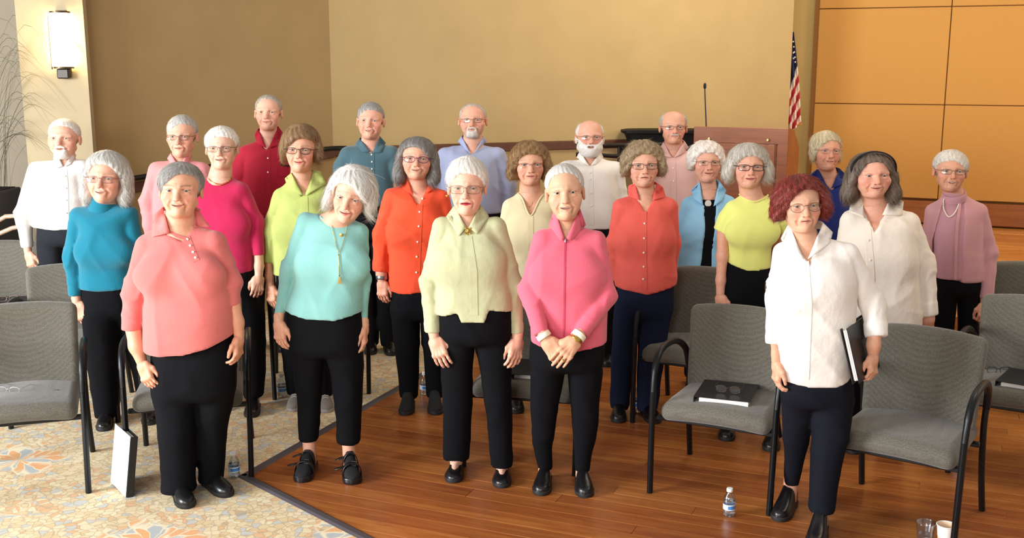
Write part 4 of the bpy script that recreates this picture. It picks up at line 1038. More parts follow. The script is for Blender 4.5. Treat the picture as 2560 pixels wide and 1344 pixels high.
    def legrows(k, t):
        R_ = rows_w(leg_c[k], ld, 0.0); tp = GP(t[0], t[1])-O; zt = max(r[0] for r in R_); lx = min(R_)[1]; dx = np.clip(tp[0]-lx, -.15, .15); ay = tp[1]+math.sqrt(.185**2-dx*dx)
        HDG[k] = math.atan2(dx, ay-tp[1]); ANK[k] = np.array([tp[0]-dx, ay, 0])
        return [(max(r[0], .03), r[1], r[2], .012+(ay-.012)*np.clip((zt-r[0])/(zt-.06), 0, 1), r[4]) for r in R_]
    LR = {k: legrows(k, t) for k, t in zip(('l', 'r'), toes)}
    LG = [Loft(LR[k], n=2.3, kt=.05, kb=.006) for k in ('l', 'r')]; PL = Loft(rows_w(pel, dep*.98, .0), n=2.3, kt=.03, kb=.08)
    tw = g('twrinkle', .0045)
    def trous(x, y, z):
        d = smin(LG[0](x, y, z), LG[1](x, y, z), .010); d = smin(d, PL(x, y, z), .018)
        return d+folds(x, y, z, tw, .8, ph+1)
    allz = [r[0] for r in rows_w(pel, 1)+rows_w(leg_c['l'], 1)+rows_w(leg_c['r'], 1)]
    xs_ = [L(a, 700)[0] for k in ('l', 'r') for r in leg_c[k] for a in r[1:3]]+[L(a, 700)[0] for r in pel for a in r[1:3]]
    dm = max([r[4] for r in rows_w(pel, dep)]+[r[4]+abs(r[3]) for k in LR for r in LR[k]])+.03
    hl = g('ht', .0125*q)
    # core
    ztop = nb[2]-.08; zmid = (max(allz)-.1)
    hzm = hxz[:, 1].max()+.02
    core = lambda x, y, z: np.minimum(np.minimum(np.maximum(np.maximum(torso0(x, y, z)+.024, z-ztop), hzm-z), PL(x, y, z)+.03), np.minimum(LG[0](x, y, z), LG[1](x, y, z))+.032)
    rx = [r[1]-r[2] for r in rows_w(S['rows'], 1)]+[r[1]+r[2] for r in rows_w(S['rows'], 1)]
    v, qd = field_mesh(core, (min(xs_+rx)-.02, -dm-.12, min(allz)), (max(xs_+rx)+.02, dm+.05, ztop), .026); addskin(v, qd)
    for k, t in zip(('l', 'r'), toes):       # ankles and feet inside the shoes
        tp = GP(t[0], t[1])-O; hd = HDG[k]; b_ = ANK[k]; lo_ = min(LR[k]); a_ = np.array([lo_[1], lo_[3], lo_[0]+.06])
        f_ = lambda x, y, z: smin(sd_cone(x, y, z, b_+np.array([0, .0, .05]), a_, .032, .036), sd_cone(x, y, z, b_+np.array([0, 0, .035]), tp+np.array([math.sin(hd)*-.07, .07, .028]), .026, .016), .02)
        v, qd = field_mesh(f_, np.minimum(np.minimum(b_, tp), a_)-.045, np.maximum(np.maximum(b_, tp), a_)+.05, .010)
        v[:, 2] = np.maximum(v[:, 2], .006); addskin(v, qd)
    body = mesh_np('person', np.concatenate(VS), np.concatenate(QS), M_SKIN, None, np.concatenate(CS)); body.location = O
    tag(body, S['label'], 'person'); pr.o = body
    # ---------------- clothes
    armx = [p[0][0]+s*p[1] for _, J in parts for p in J for s in (-1, 1)]; army = [p[0][1]+s*p[1] for _, J in parts for p in J for s in (-1, 1)]; armz = [p[0][2]+s*p[1] for _, J in parts for p in J for s in (-1, 1)]
    ft = max([r[4]+abs(r[3]) for r in rows_w(S['rows'], dep)])+.02+(bust[3]*.25+.05 if bust else 0)
    lo = (min(rx+armx)-.01, min([-ft]+army)-.015, min(armz+[hxz[:, 1].min()])-.01); hi = (max(rx+armx)+.01, max([ft-.02]+army)+.01, max(armz+[nb[2]+.03]))
    v, qd = field_mesh(top, lo, hi, g('h', .0082*q))
    if 'inner' in S:
        iname, iargs, ipoly = S['inner']; ip = [(L(a, b)[0], L(a, b)[2]) for a, b in ipoly]; pa = np.array(ip)
        fi = lambda x, y, z: np.maximum(np.maximum(np.minimum(torso0(x, y, z), sd_cone(x, y, z, jw_, nb+np.array([0, 0, -.02]), .047*sx, nr*.99)-.004)+.005, poly_sd(x, z, ip)), y-nb[1])
        v2, q2 = field_mesh(fi, (pa[:, 0].min(), -ft-.02, pa[:, 1].min()), (pa[:, 0].max(), .03, pa[:, 1].max()), .0075*q); mesh_np(iname, v2, q2, cloth(*iargs), body)
    pr.topo = mesh_np(S['top'][0], v, qd, cloth(*S['top'][1:]), body)
    trous_ = lambda x, y, z: np.maximum(trous(x, y, z), z-np.interp(x, hxz[:, 0], hxz[:, 1])-.005)
    v, qd = field_mesh(trous_, (min(xs_)-.03, -dm, min(allz)), (max(xs_)+.03, dm, max(allz)+.005), hl)
    mesh_np(g('bname', 'trousers'), v, qd, cloth(*g('bottom', ('black_trousers', '0C0C10', 'trouser'))), body)
    pr.HDG = HDG
    for k, t in zip(('l', 'r'), toes):
        if len(t) > 3 and t[3] == 'none': continue
        kd = t[3] if len(t) > 3 else g('shoek', 'shoe')
        shoe(body, O, GP(t[0], t[1]), HDG[k], g('shoel', .255), kd, g('shoem'))
    # ---------------- eyes, hair, beard
    ev, ef, ec = EYE; iris = lin(P.get('iris', '4A4640')); cmap = {'p': (.01, .01, .01), 'i': iris, 'w': lin('B9ADA4')}
    lk = g('look', (0, 0)); Rl = np.array(Matrix.Rotation(math.radians(lk[0]), 3, 'Z') @ Matrix.Rotation(math.radians(lk[1]), 3, 'X'))
    for s in (-1, 1):
        mesh_np('eye', T((ev@Rl.T)*.0142+np.array([s*.0315, -.0690, .1142])), ef, M_EYE, body, np.array([cmap[c] for c in ec]))
    H = g('hair')
    if H:
        m_ = H.get('ext', .045); zlo = H.get('zlo', -.02); hh = .0047*q
        ax2 = (np.arange(-.079-m_, .080+m_, hh), np.arange(-.125, .112+m_*.7, hh*1.1), np.arange(zlo-.01, .232+m_, hh))
        H = dict(H); H['holef'] = None if H.get('fringe') else face_hole(H.get('hole', (0, .09, .064, .098, 0)), .95)
        hair_mesh('hair', hair_field(H), ax2, T, H['col'], H.get('col2', H['col']), R, int(H.get('n', 1300)*2.4/max(1, q*.9)), H, body)
    if 'beard' in S:
        B = S['beard']; th = B.get('t', .008)
        def bf(x, y, z):
            ax = np.abs(x); d = hf(x, y, z)-th*np.clip((.062-z)/.03+.45, .3, 1.3)
            d = smin(d, sd_ell(x, y, z, (0, -.072, .006), (.030, .022, B.get('chin', .018))), .02) if B.get('chin') else d
            sm = P.get('smile', .4); mz = .0475+.0085*sm*(ax/.022)**2-.002*sm
            d = smax(d, -sd_ell(ax, y, z-mz+.0475, (0, -.105, .0450), (.021, .04, .0085)), .004)
            if B.get('kind') == 'moustache': reg = np.maximum(np.maximum(np.abs(z-.0605+.10*ax)-.0065, ax-.026), y+.05)
            elif B.get('kind') == 'goatee': reg = np.minimum(np.maximum(np.maximum(np.abs(z-.0605+.25*ax)-.007, ax-.027), y+.05), np.maximum(np.maximum(z-.046, ax-.030-.1*np.maximum(.046-z, 0)), y+.04))
            else: reg = np.maximum(np.maximum(z-.066-1.1*np.maximum(ax-.034, 0), y-.005), -np.maximum(ax*0+z-.068, -9)*0-9)
            return smax(d+.0012*np.sin(x*330+z*90)*np.sin(z*260), reg, .004)
        ax3 = (np.arange(-.085, .086, .0042*q), np.arange(-.125, .03, .0042*q), np.arange(-.045, .125, .0042*q))
        hair_mesh('beard', bf, ax3, T, B['col'], B.get('col2', B['col']), R, B.get('n', 350), dict(crown=(0, .02, .14), len=.014, lift=.15, w=.0009), body)
    if g('glasses'): glasses(pr, body, **g('glasses'))
    return pr
def glasses(pr, body, kind='oval', col='3A3534', w=.0245, h=.0165, r=.0011, z=.1115, metal=.6, half=False, sep=.0325, name='glasses'):
    T = pr.T; yf = -.1015; mt = mat('frame_'+col, col, rough=.35, metal=metal)
    def rim(s, n=24):
        e = {'oval': .85, 'rect': .55, 'round': 1.0}[kind]; out = []
        for k in range(n):
            a = 2*math.pi*k/n; c, d = math.cos(a), math.sin(a)
            x = w*abs(c)**e*math.copysign(1, c); zz = h*abs(d)**e*math.copysign(1, d)
            out.append((s*sep+x, yf+6.0*max(0, abs(s*sep+x)-.02)**2, z+zz))
        return out
    b = MB(); sc = 1.0
    for s in (-1, 1):
        pts = rim(s)
        if half: b.tube(T(np.array(pts[:13])), r, 6)
        else: b.tube(T(np.array(pts)), r, 6, closed=True)
        xo = sep+w; yo = yf+6.0*(xo-.02)**2
        b.tube(T(np.array([(s*xo*.985, yo, z+h*.45), (s*(xo+.008), yo+.008, z+h*.45), (s*.0790, -.045, z+.006), (s*.0815, .004, z+.012)])), r*1.1, 6)
    xi = sep-w
    b.tube(T(np.array(spline([(-xi*1.02, yf, z+h*.3), (-xi*.4, yf-.002, z+h*.5), (xi*.4, yf-.002, z+h*.5), (xi*1.02, yf, z+h*.3)], 3))), r*1.1, 6)
    fr = b.build(name, mt, body, smooth='all')
    for s in (-1, 1):
        pts = rim(s); b = MB(); c = (s*sep, yf, z)
        V = [tuple(p) for p in T(np.array([(c[0], yf+6.0*max(0, sep-.02)**2, z)]+pts))]; b.add(V, [(0, 1+k, 1+(k+1) % len(pts)) for k in range(len(pts))]); b.build('lens', M_LENS, fr, smooth='all')
# ---------------- things on clothes
def collar(pr, quads, m, name='collar', ends=None, off=.010):
    """shirt collar: each quad is (inner top, inner front, point, outer top) in photo pixels"""
    b = MB(); tops = []
    for Q in quads:
        A, B, C, D = (np.array(k, float) for k in Q); ns, nt = 8, 5; PXs = []
        for i in range(ns+1):
            s = i/ns
            for j in range(nt+1):
                t = j/nt; PXs.append((1-s)*((1-t)*A+t*D)+s*((1-t)*B+t*C))
        PXs = np.array(PXs); p = pr.surf(PXs[:, 0], PXs[:, 1], 0, pr.collarf); p[:, 1] = np.minimum(p[:, 1], pr.nby+.012)
        k = 0
        for i in range(ns+1):
            for j in range(nt+1):
                t = j/nt; p[k, 1] -= off*(1.0-.35*t)+.010*math.sin(math.pi*t)*(1-.3*i/ns); k += 1
        V = [tuple(a) for a in p]; b.add(V, [(i*(nt+1)+j, i*(nt+1)+j+1, (i+1)*(nt+1)+j+1, (i+1)*(nt+1)+j) for i in range(ns) for j in range(nt)]); tops.append((p[0], p[nt]))
    if len(tops) == 2:      # round the back of the neck
        (a0, d0), (a1, d1) = tops; n = 12; V = []
        for k in range(n+1):
            w = math.pi*k/n
            for (u, e, ex, dz) in ((a0, a1, 1.0, .012), (d0, d1, 1.0, .012)):
                c = (u+e)/2; rad = np.linalg.norm((u-e)[:2])/2; ax = (u-e)/2
                V.append(tuple(c+ax*math.cos(w)+np.array([0, rad*1.05*math.sin(w), dz*math.sin(w)])))
        b.add(V, [(2*k, 2*k+1, 2*k+3, 2*k+2) for k in range(n)])
    o = b.build(name, m, pr.o, smooth='all', recalc=False); s = o.modifiers.new('thick', 'SOLIDIFY'); s.thickness = .0035; s.offset = 0; return o
def strip_on(pr, pts, w, m, name, off=.0022, th=.003, fn=None, n=26):
    P = np.array(pts, float); t = np.linspace(0, 1, n); cum = np.r_[0, np.cumsum(np.linalg.norm(np.diff(P, axis=0), axis=1))]; cum /= cum[-1]
    x = np.interp(t, cum, P[:, 0]); y = np.interp(t, cum, P[:, 1]); dx, dy = np.gradient(x), np.gradient(y); l = np.hypot(dx, dy); nx, ny = -dy/l, dx/l
    a = pr.surf(x+nx*w/2, y+ny*w/2, off, fn); c = pr.surf(x-nx*w/2, y-ny*w/2, off, fn); V = []
    for p, q in zip(a, c): V += [p+np.array([0, th*2.2, 0]), p, q, q+np.array([0, th*2.2, 0])]
    b = MB(); b.add(V, [(4*i+j, 4*i+j+1, 4*i+5+j, 4*i+4+j) for i in range(n-1) for j in range(3)]+[(0, 1, 2, 3), (4*n-4, 4*n-3, 4*n-2, 4*n-1)]); return b.build(name, m, pr.o, smooth=True)
def line_on(pr, pts, r, m, name, off=.003, n=30, fn=None, closed=False, seg=6):
    P = np.array(spline(pts, 6) if len(pts) > 2 else pts); t = np.linspace(0, 1, n); cum = np.r_[0, np.cumsum(np.linalg.norm(np.diff(P, axis=0), axis=1))]; cum /= cum[-1]
    p = pr.surf(np.interp(t, cum, P[:, 0]), np.interp(t, cum, P[:, 1]), off, fn); b = MB(); b.tube(p, r, seg); return b.build(name, m, pr.o, smooth='all')
M_BTN = mat('button_pearl', 'F3EADB', rough=.3)
def buttons(pr, pts, r=.0056, m=None, off=.0045, name='button'):
    p = pr.surf([a[0] for a in pts], [a[1] for a in pts], off)
    for c in p:
        b = MB(); b.lathe([(r*.6, .0025), (r, .0015), (r, -.002), (r*.9, -.003)], c, 12, rot=Matrix.Rotation(math.pi/2, 3, 'X')); b.build(name, m or M_BTN, pr.o, smooth=True)
def ring_band(pr, c0, r0, c1, r1, m, name, th=.004, gap=0, n=28, ell=1.0, lip=.004, tilt=0.0):
    """band of cloth or metal round a neck or wrist between two rings"""
    c0, c1 = np.array(c0), np.array(c1); ax = c1-c0; ax /= np.linalg.norm(ax); e1 = np.cross(ax, [0, 1, 0.]); e1 /= np.linalg.norm(e1); e2 = np.cross(ax, e1)
    prof = [(c0, r0), (c0+(c1-c0)*.5, (r0+r1)/2+th*.5), (c1-ax*lip*.3, r1+th*.6), (c1, r1), (c1-ax*lip, r1-th), (c0, r0-th)]
    b = MB(); V = []; k = len(prof); ang = np.linspace(gap, 2*math.pi-gap, n) if gap else np.linspace(0, 2*math.pi, n, endpoint=False)
    s = 1 if np.dot(e2, [0, 1, 0]) < 0 else -1
    for a in ang:
        for c, r in prof: V.append(c+e2*s*r*ell*math.cos(a)+e1*r*math.sin(a)-np.array([0, 0, tilt*r*math.cos(a)]))
    m_ = n if not gap else n-1
    b.add(V, [(i*k+j, i*k+j+1, ((i+1) % n)*k+j+1, ((i+1) % n)*k+j) for i in range(m_) for j in range(k-1)]); return b.build(name, m, pr.o, smooth='all')
def spheres_on(pr, pts, r, m, name, n=None, off=.004, fn=None):
    P = np.array(spline(pts, 8)); cum = np.r_[0, np.cumsum(np.linalg.norm(np.diff(P, axis=0), axis=1))]; t = np.linspace(0, cum[-1], n)
    p = pr.surf(np.interp(t, cum, P[:, 0]), np.interp(t, cum, P[:, 1]), off, fn); b = MB()
    for c in p: b.lathe([(0.0002, -r), (r*.7, -r*.7), (r, 0), (r*.7, r*.7), (.0002, r)], c, 8, cap0=False, cap1=False)
    return b.build(name, m, pr.o, smooth='all')
# ================================================================== the singers
def shirt_bits(pr, m, L, Rr, pts=None, strip=None, w=13, btn=None):
    collar(pr, [L, Rr], m)
    if strip: strip_on(pr, strip, w, m, 'placket')
    if btn: buttons(pr, btn)
HW = dict(side=.006, top=.008, back=.010, hole=(0, .095, .066, .088, 0), cut=(.085, .9), ears=True, n=900, len=.022, lift=.25, ext=.02)
def hs(**k): d = dict(HW); d.update(k); return d
SKIN = ['DDA88E', 'E2B096', 'DBA184', 'E4B59C']
# ---- back row
p = person(dict(Y=7.2, head=(152, 300, 392, 70), turn=(6, -3, 1), neck=(161, 404, 26), label='white-haired man with short white beard in a white shirt, far left back row', skin='E2AE96', q=1.45,
    rows=[(415, 96, 206), (470, 84, 214), (520, 80, 220), (575, 82, 218)], hem=[(50, 560), (80, 562), (150, 570), (225, 566)], neckline=[(144, 370), (148, 398), (161, 416), (177, 396), (181, 370)],
    al=dict(j=[(90, 427, 25), (60, 535, 22, .0), (68, 619, 13, -.02)], w=(70, 629, -.03), tip=(80, 667, -.05), rot=60, curl=.5, band=.05), ar=dict(j=[(208, 420, 24), (222, 530, 21), (222, 610, 13)]),
    top=('shirt', 'white_cotton', 'DAD6D2'), bottom=('charcoal_trousers', '24262C', 'trouser'), face=dict(smile=.8, nosew=1.15, browm=.25, brow='E0DCD6', open=.25, jaw=1.08), hair=hs(col='EDEAE6', col2='D9D4CE', top=.012, hole=(0, .10, .066, .090, 0)),
    beard=dict(col='EFEBE6', t=.006, kind='goatee', chin=.014, n=250), wrinkle=.004, toes=[(125, 960, -6), (190, 960, 6)]))
shirt_bits(p, MATS['white_cotton'], ((144, 383), (160, 415), (142, 419), (134, 396)), ((182, 380), (163, 415), (178, 410), (190, 391)), strip=[(161, 416), (165, 480), (166, 566)], btn=[(163, 440), (165, 470), (166, 500), (166, 532)])
p = person(dict(Y=7.1, head=(449, 290, 389, 68), turn=(3, 2, 1), neck=(449, 406, 26), label='grey-haired man in glasses and a salmon pink shirt behind the turquoise sweater', skin='E0A990', q=1.45,
    rows=[(415, 394, 506), (480, 386, 514), (560, 386, 514), (640, 388, 512)], hem=[(360, 630), (540, 630)], neckline=[(429, 370), (433, 399), (447, 413), (463, 399), (469, 370)],
    al=dict(j=[(391, 427, 24), (372, 505, 22), (378, 560, 19), (380, 620, 14)]), ar=dict(j=[(507, 427, 24), (520, 510, 22), (522, 620, 14)]),
    top=('shirt', 'salmon_cotton', 'D78D8E'), bottom=('dark_trousers', '1B1C22', 'trouser'), face=dict(smile=.15, nosew=1.05, browm=.3, eye=.35, age=1.2), hair=hs(col='C9C7C3', col2='9D9A95', hole=(.012, .10, .062, .086, -.25), part=-.03), wrinkle=.005,
    glasses=dict(kind='rect', col='4A3F3C', h=.014)))
shirt_bits(p, MATS['salmon_cotton'], ((428, 383), (446, 411), (437, 420), (419, 396)), ((470, 381), (451, 411), (468, 414), (480, 391)), strip=[(448, 413), (449, 500), (449, 620)], btn=[(448, 440), (449, 475)])
p = person(dict(Y=7.7, head=(667, 238, 323, 61), turn=(4, -2, 1), neck=(670, 350, 24), label='tall grey-haired man in a dark red short-sleeved shirt with chest pocket', skin='DFA992', q=1.5,
    rows=[(372, 616, 728), (440, 608, 738), (520, 606, 740), (600, 608, 738)], hem=[(570, 590), (780, 590)], neckline=[(648, 310), (650, 345), (669, 374), (694, 345), (696, 310)],
    al=dict(j=[(615, 385, 24), (604, 425, 25), (597, 452, 24)], bare=[(600, 445, 16), (604, 520, 13)], w=(606, 570, -.02), tip=(610, 620, -.03)), ar=dict(j=[(727, 385, 24), (738, 425, 25), (746, 452, 24)]),
    top=('shirt', 'dark_red_cotton', 'A3182F'), face=dict(smile=.35, browm=.3, jaw=1.05, nosew=1.1), hair=hs(col='BDB3A8', col2='8E857C', top=.006, side=.006, hole=(0, .10, .066, .102, 0), n=700), wrinkle=.004))
shirt_bits(p, MATS['dark_red_cotton'], ((646, 322), (667, 370), (642, 357), (637, 336)), ((696, 318), (672, 370), (698, 362), (707, 334)), strip=[(669, 374), (670, 450), (671, 560)], btn=[(670, 395), (670, 430)])
strip_on(p, [(697, 425), (729, 425)], 30, MATS['dark_red_cotton'], 'pocket', off=.006)
line_on(p, [(700, 409), (712, 413), (728, 414)], .006, M_BLACK, 'glasses_case', off=.012, n=8)
p = person(dict(Y=7.6, head=(924, 258, 345, 62), turn=(0, -2, 2), neck=(926, 364, 26), label='smiling grey-haired man in a teal grey polo shirt, back row', skin='E0A68E', q=1.5,
    rows=[(380, 872, 978), (440, 866, 984), (510, 866, 986), (540, 868, 984)], hem=[(830, 512), (1020, 512)], neckline=[(900, 335), (903, 362), (929, 382), (946, 362), (950, 335)],
    al=dict(j=[(868, 388, 24), (859, 420, 24), (856, 452, 23)], bare=[(858, 445, 16), (862, 510, 14)], w=(866, 560, -.03), tip=(872, 610, -.05)), ar=dict(j=[(980, 386, 24), (988, 420, 24), (992, 452, 23)], bare=[(990, 445, 16), (988, 510, 14)], w=(984, 560, -.03), tip=(980, 610, -.05)),
    top=('polo_shirt', 'teal_grey_pique', '4C6A74', 'knit'), bottom=('black_wool_trousers', '131317', 'trouser'), face=dict(smile=.9, open=.5, browm=.3, jaw=1.08), hair=hs(col='A9A8A6', col2='7E7C79', top=.011, hole=(.006, .10, .064, .082, -.15)), wrinkle=.003,
    pelvis=[(495, 870, 984), (530, 868, 986), (600, 868, 986)], legs=dict(l=[(600, 868, 930), (700, 888, 938), (870, 910, 946)], r=[(600, 924, 986), (700, 938, 988), (870, 952, 990)]), toes=[(925, 888, -5), (981, 890, 12)]))
shirt_bits(p, MATS['teal_grey_pique'], ((899, 346), (927, 379), (905, 379), (889, 360)), ((950, 342), (932, 380), (953, 381), (964, 358)), strip=[(929, 382), (930, 440)], btn=[(929, 386), (930, 404), (930, 422)])
p = person(dict(Y=7.6, head=(1181, 259, 341, 64), turn=(-2, -2, 0), neck=(1182, 366, 28), label='bearded man in wire glasses and a light blue shirt, middle of the back row', skin='DFA58C', q=1.5, dep=.72,
    rows=[(382, 1116, 1240), (440, 1106, 1252), (525, 1104, 1256), (550, 1106, 1254)], hem=[(1060, 530), (1310, 530)], neckline=[(1157, 335), (1161, 362), (1180, 386), (1200, 362), (1206, 335)],
    al=dict(j=[(1111, 390, 24), (1093, 470, 22), (1096, 545, 15)], band=.05), ar=dict(j=[(1246, 390, 24), (1268, 462, 22), (1270, 545, 15)], band=.05),
    top=('shirt', 'light_blue_cotton', 'A3ABC9'), bottom=('black_wool_trousers', '131317', 'trouser'), face=dict(smile=.7, jaw=1.12, browm=.35, stubble=.3), hair=hs(col='C9BDB0', col2='9E9186', top=.004, side=.005, hole=(0, .10, .066, .110, 0), n=500), wrinkle=.005,
    beard=dict(col='D6CFC6', col2='B9AFA4', t=.005, kind='goatee', chin=.012, n=250), glasses=dict(kind='oval', col='6B5A4C', h=.0155)))
shirt_bits(p, MATS['light_blue_cotton'], ((1154, 340), (1177, 384), (1165, 374), (1145, 354)), ((1208, 342), (1185, 384), (1201, 366), (1216, 353)), strip=[(1181, 386), (1182, 450), (1182, 525)], btn=[(1181, 410), (1182, 440), (1182, 475)])
p = person(dict(Y=7.3, head=(1476, 301, 386, 64), turn=(2, -3, 1), neck=(1478, 402, 26), label='bald man with a full white beard and a white shirt', skin='E2A890', q=1.45, dep=.75,
    rows=[(412, 1416, 1538), (480, 1404, 1548), (540, 1400, 1552), (575, 1402, 1550)], hem=[(1370, 566), (1590, 566)], neckline=[(1454, 370), (1459, 398), (1474, 414), (1491, 398), (1497, 370)],
    al=dict(j=[(1412, 424, 24), (1395, 505, 22), (1402, 570, 15)], band=.05), ar=dict(j=[(1540, 426, 25), (1549, 505, 22), (1540, 570, 15)], band=.05),
    top=('shirt', 'cream_cotton', 'F2ECE4'), bottom=('black_wool_trousers', '131317', 'trouser'), face=dict(smile=.7, open=.45, jaw=1.1, browm=.2, brow='DAD2CA'), hair=hs(col='E3DED8', col2='C9C2BA', top=.004, side=.008, hole=(0, .115, .068, .125, 0), bald=True, n=350), wrinkle=.005,
    beard=dict(col='EFEBE6', col2='D8D2CA', t=.011, kind='full', chin=.026, n=700), glasses=dict(kind='oval', col='8A7A6A', h=.0145)))
shirt_bits(p, MATS['cream_cotton'], ((1450, 378), (1472, 412), (1459, 408), (1442, 393)), ((1501, 378), (1477, 412), (1489, 410), (1508, 393)), strip=[(1475, 414), (1477, 480), (1478, 562)], btn=[(1475, 432), (1476, 448), (1477, 482), (1478, 515)])
p = person(dict(Y=7.6, head=(1686, 278, 357, 62), turn=(-2, -1, 0), neck=(1686, 376, 25), label='balding man in glasses and a pale pink shirt beside the lectern', skin='D79F86', q=1.5,
    rows=[(392, 1634, 1736), (450, 1624, 1746), (540, 1624, 1746), (600, 1626, 1744)], hem=[(1590, 590), (1780, 590)], neckline=[(1661, 345), (1665, 376), (1681, 394), (1701, 376), (1708, 345)],
    al=dict(j=[(1630, 402, 22), (1616, 480, 20), (1622, 570, 14)]), ar=dict(j=[(1738, 402, 22), (1749, 470, 20), (1745, 570, 14)]),
    top=('shirt', 'pale_pink_cotton', 'DDB3AC'), bottom=('dark_trousers', '1B1C22', 'trouser'), face=dict(smile=.1, browm=.45, brow='8F8378', nosew=1.1), hair=hs(col='BDB4AA', col2='958C83', top=.004, side=.010, hole=(0, .115, .066, .122, 0), bald=True, n=450), wrinkle=.004,
    beard=dict(col='C9C2BA', t=.004, kind='moustache', n=120), glasses=dict(kind='oval', col='5A4C42', h=.0145)))
shirt_bits(p, MATS['pale_pink_cotton'], ((1659, 356), (1679, 393), (1662, 390), (1648, 373)), ((1710, 352), (1685, 393), (1707, 384), (1721, 368)), strip=[(1682, 394), (1684, 460), (1685, 580)], btn=[(1683, 420), (1684, 452)])
p = person(dict(Y=7.2, head=(2071, 331, 424, 66), turn=(2, -3, 2), neck=(2073, 447, 25), label='blonde short-haired woman in a navy blue polo shirt before the orange panels', skin='D79C80', q=1.45,
    rows=[(458, 2040, 2108), (500, 2030, 2120), (560, 2028, 2122), (640, 2028, 2124)], hem=[(1990, 630), (2160, 630)], neckline=[(2046, 410), (2048, 440), (2073, 474), (2098, 440), (2099, 410)],
    al=dict(j=[(2042, 462, 17), (2034, 520, 18), (2032, 560, 17)], bare=[(2034, 550, 13), (2036, 620, 11)]), ar=dict(j=[(2110, 464, 17), (2118, 520, 18), (2120, 560, 17)], bare=[(2118, 550, 13), (2116, 620, 11)]),
    top=('polo_shirt', 'navy_pique', '1F2F72', 'knit'), bottom=('dark_trousers', '1B1C22', 'trouser'), face=dict(smile=.7, jaw=.98, browm=.3), hair=dict(side=.013, top=.014, back=.016, hole=(.008, .092, .062, .086, -.3), lobes=[(.066, .0, .075, .020, .045, .045)], cut=(.045, .2), col='D2C4A2', col2='A79A80', amp=.004, n=1100, len=.04, lift=.35, ext=.03), wrinkle=.003,
    glasses=dict(kind='oval', col='8C6F5C', h=.0135, r=.0008)))
shirt_bits(p, MATS['navy_pique'], ((2045, 424), (2070, 470), (2040, 458), (2027, 438)), ((2099, 422), (2077, 470), (2106, 459), (2115, 438)))
# ---- middle row
BOB = dict(side=.020, top=.022, back=.022, amp=.003, n=1600, len=.045, lift=.18, ext=.06)
def bob(**k): d = dict(BOB); d.update(k); return d
p = person(dict(Y=6.0, head=(257, 386, 505, 84), turn=(3, -2, 3), neck=(258, 512, 34), label='woman with white bobbed hair in a turquoise turtleneck sweater', skin='DFA68E', q=1.2,
    rows=[(530, 192, 330), (580, 200, 328), (640, 204, 330), (725, 200, 336)], hem=[(150, 715), (205, 718), (260, 721), (320, 717), (370, 714)],
    al=dict(j=[(194, 538, 23), (181, 645, 22, -.01), (189, 739, 15, -.03)], w=(193, 754, -.04), tip=(217, 816, -.06), rot=65, curl=.25, band=.05), ar=dict(j=[(326, 536, 23), (342, 645, 22), (344, 739, 15)]),
    bust=(630, 34, 36, .075), top=('sweater', 'turquoise_knit', '146F86', 'knit'), wrinkle=.005, wf=.8, face=dict(smile=.85, open=.5, browm=.3, iris='5A5048'), hair=bob(col='D3D1CC', col2='A9A6A1', hole=(.004, .086, .062, .096, .1), lobes=[(.082, .012, .075, .030, .055, .080), (.072, .01, .020, .034, .05, .045)], down=.3),
    glasses=dict(kind='rect', col='7A4A50', h=.0155), pelvis=[(700, 206, 330), (760, 204, 334), (800, 206, 334)], legs=dict(l=[(760, 204, 300), (850, 212, 302), (950, 226, 300), (1040, 238, 298)], r=[(760, 270, 335), (850, 300, 350), (950, 322, 372), (1035, 335, 392)]), toes=[(258, 1079, -12, 'lace'), (372, 1064, 8, 'lace')]))
ring_band(p, p.L(258, 522, .01), .082, p.L(258, 487, -.005), .066, MATS['turquoise_knit'], 'turtleneck', th=.006, lip=.012)
p = person(dict(Y=6.25, head=(549, 320, 420, 72), turn=(6, -1, 0), neck=(549, 442, 30), label='woman with short white hair in a hot pink sweater and gold necklace', skin='E3B29A', q=1.25,
    rows=[(470, 486, 606), (520, 484, 616), (580, 490, 630), (640, 492, 634), (690, 495, 632)], hem=[(450, 672), (540, 678), (610, 677), (660, 674)], neckline=[(515, 415), (518, 440), (530, 454), (550, 461), (570, 454), (582, 438), (584, 415)],
    al=dict(j=[(480, 482, 24), (468, 560, 22), (468, 640, 14)]), ar=dict(j=[(606, 480, 24), (640, 560, 20, .0), (647, 639, 14, -.02)], bare=[(647, 632, 12, -.02), (648, 665, 11, -.03)], w=(647, 688, -.04), tip=(641, 755, -.06), rot=55, curl=.35),
    bust=(560, 32, 36, .075), top=('sweater', 'hot_pink_knit', 'C02452', 'knit'), face=dict(smile=.5, open=.4, browm=.25), hair=hs(col='F2EDE6', col2='DDD5CC', side=.012, top=.014, hole=(.008, .098, .062, .080, -.2), n=1000, amp=.003),
    glasses=dict(kind='rect', col='3A4048', h=.0165), pelvis=[(655, 500, 632), (720, 500, 640), (780, 502, 650)], legs=dict(l=[(740, 500, 575), (1000, 512, 562)], r=[(740, 570, 652), (800, 585, 662), (900, 600, 665), (990, 610, 662)]), toes=[(535, 1035, -8), (627, 1045, 6)]))
line_on(p, [(521, 445), (530, 454), (550, 461), (570, 454), (579, 444)], .005, MATS['hot_pink_knit'], 'neck_band', off=.0, n=40)
line_on(p, [(521, 440), (529, 452), (549, 462), (571, 453), (579, 439)], .003, mat('gold', 'D9B25A', rough=.25, metal=.9), 'necklace', off=.006)
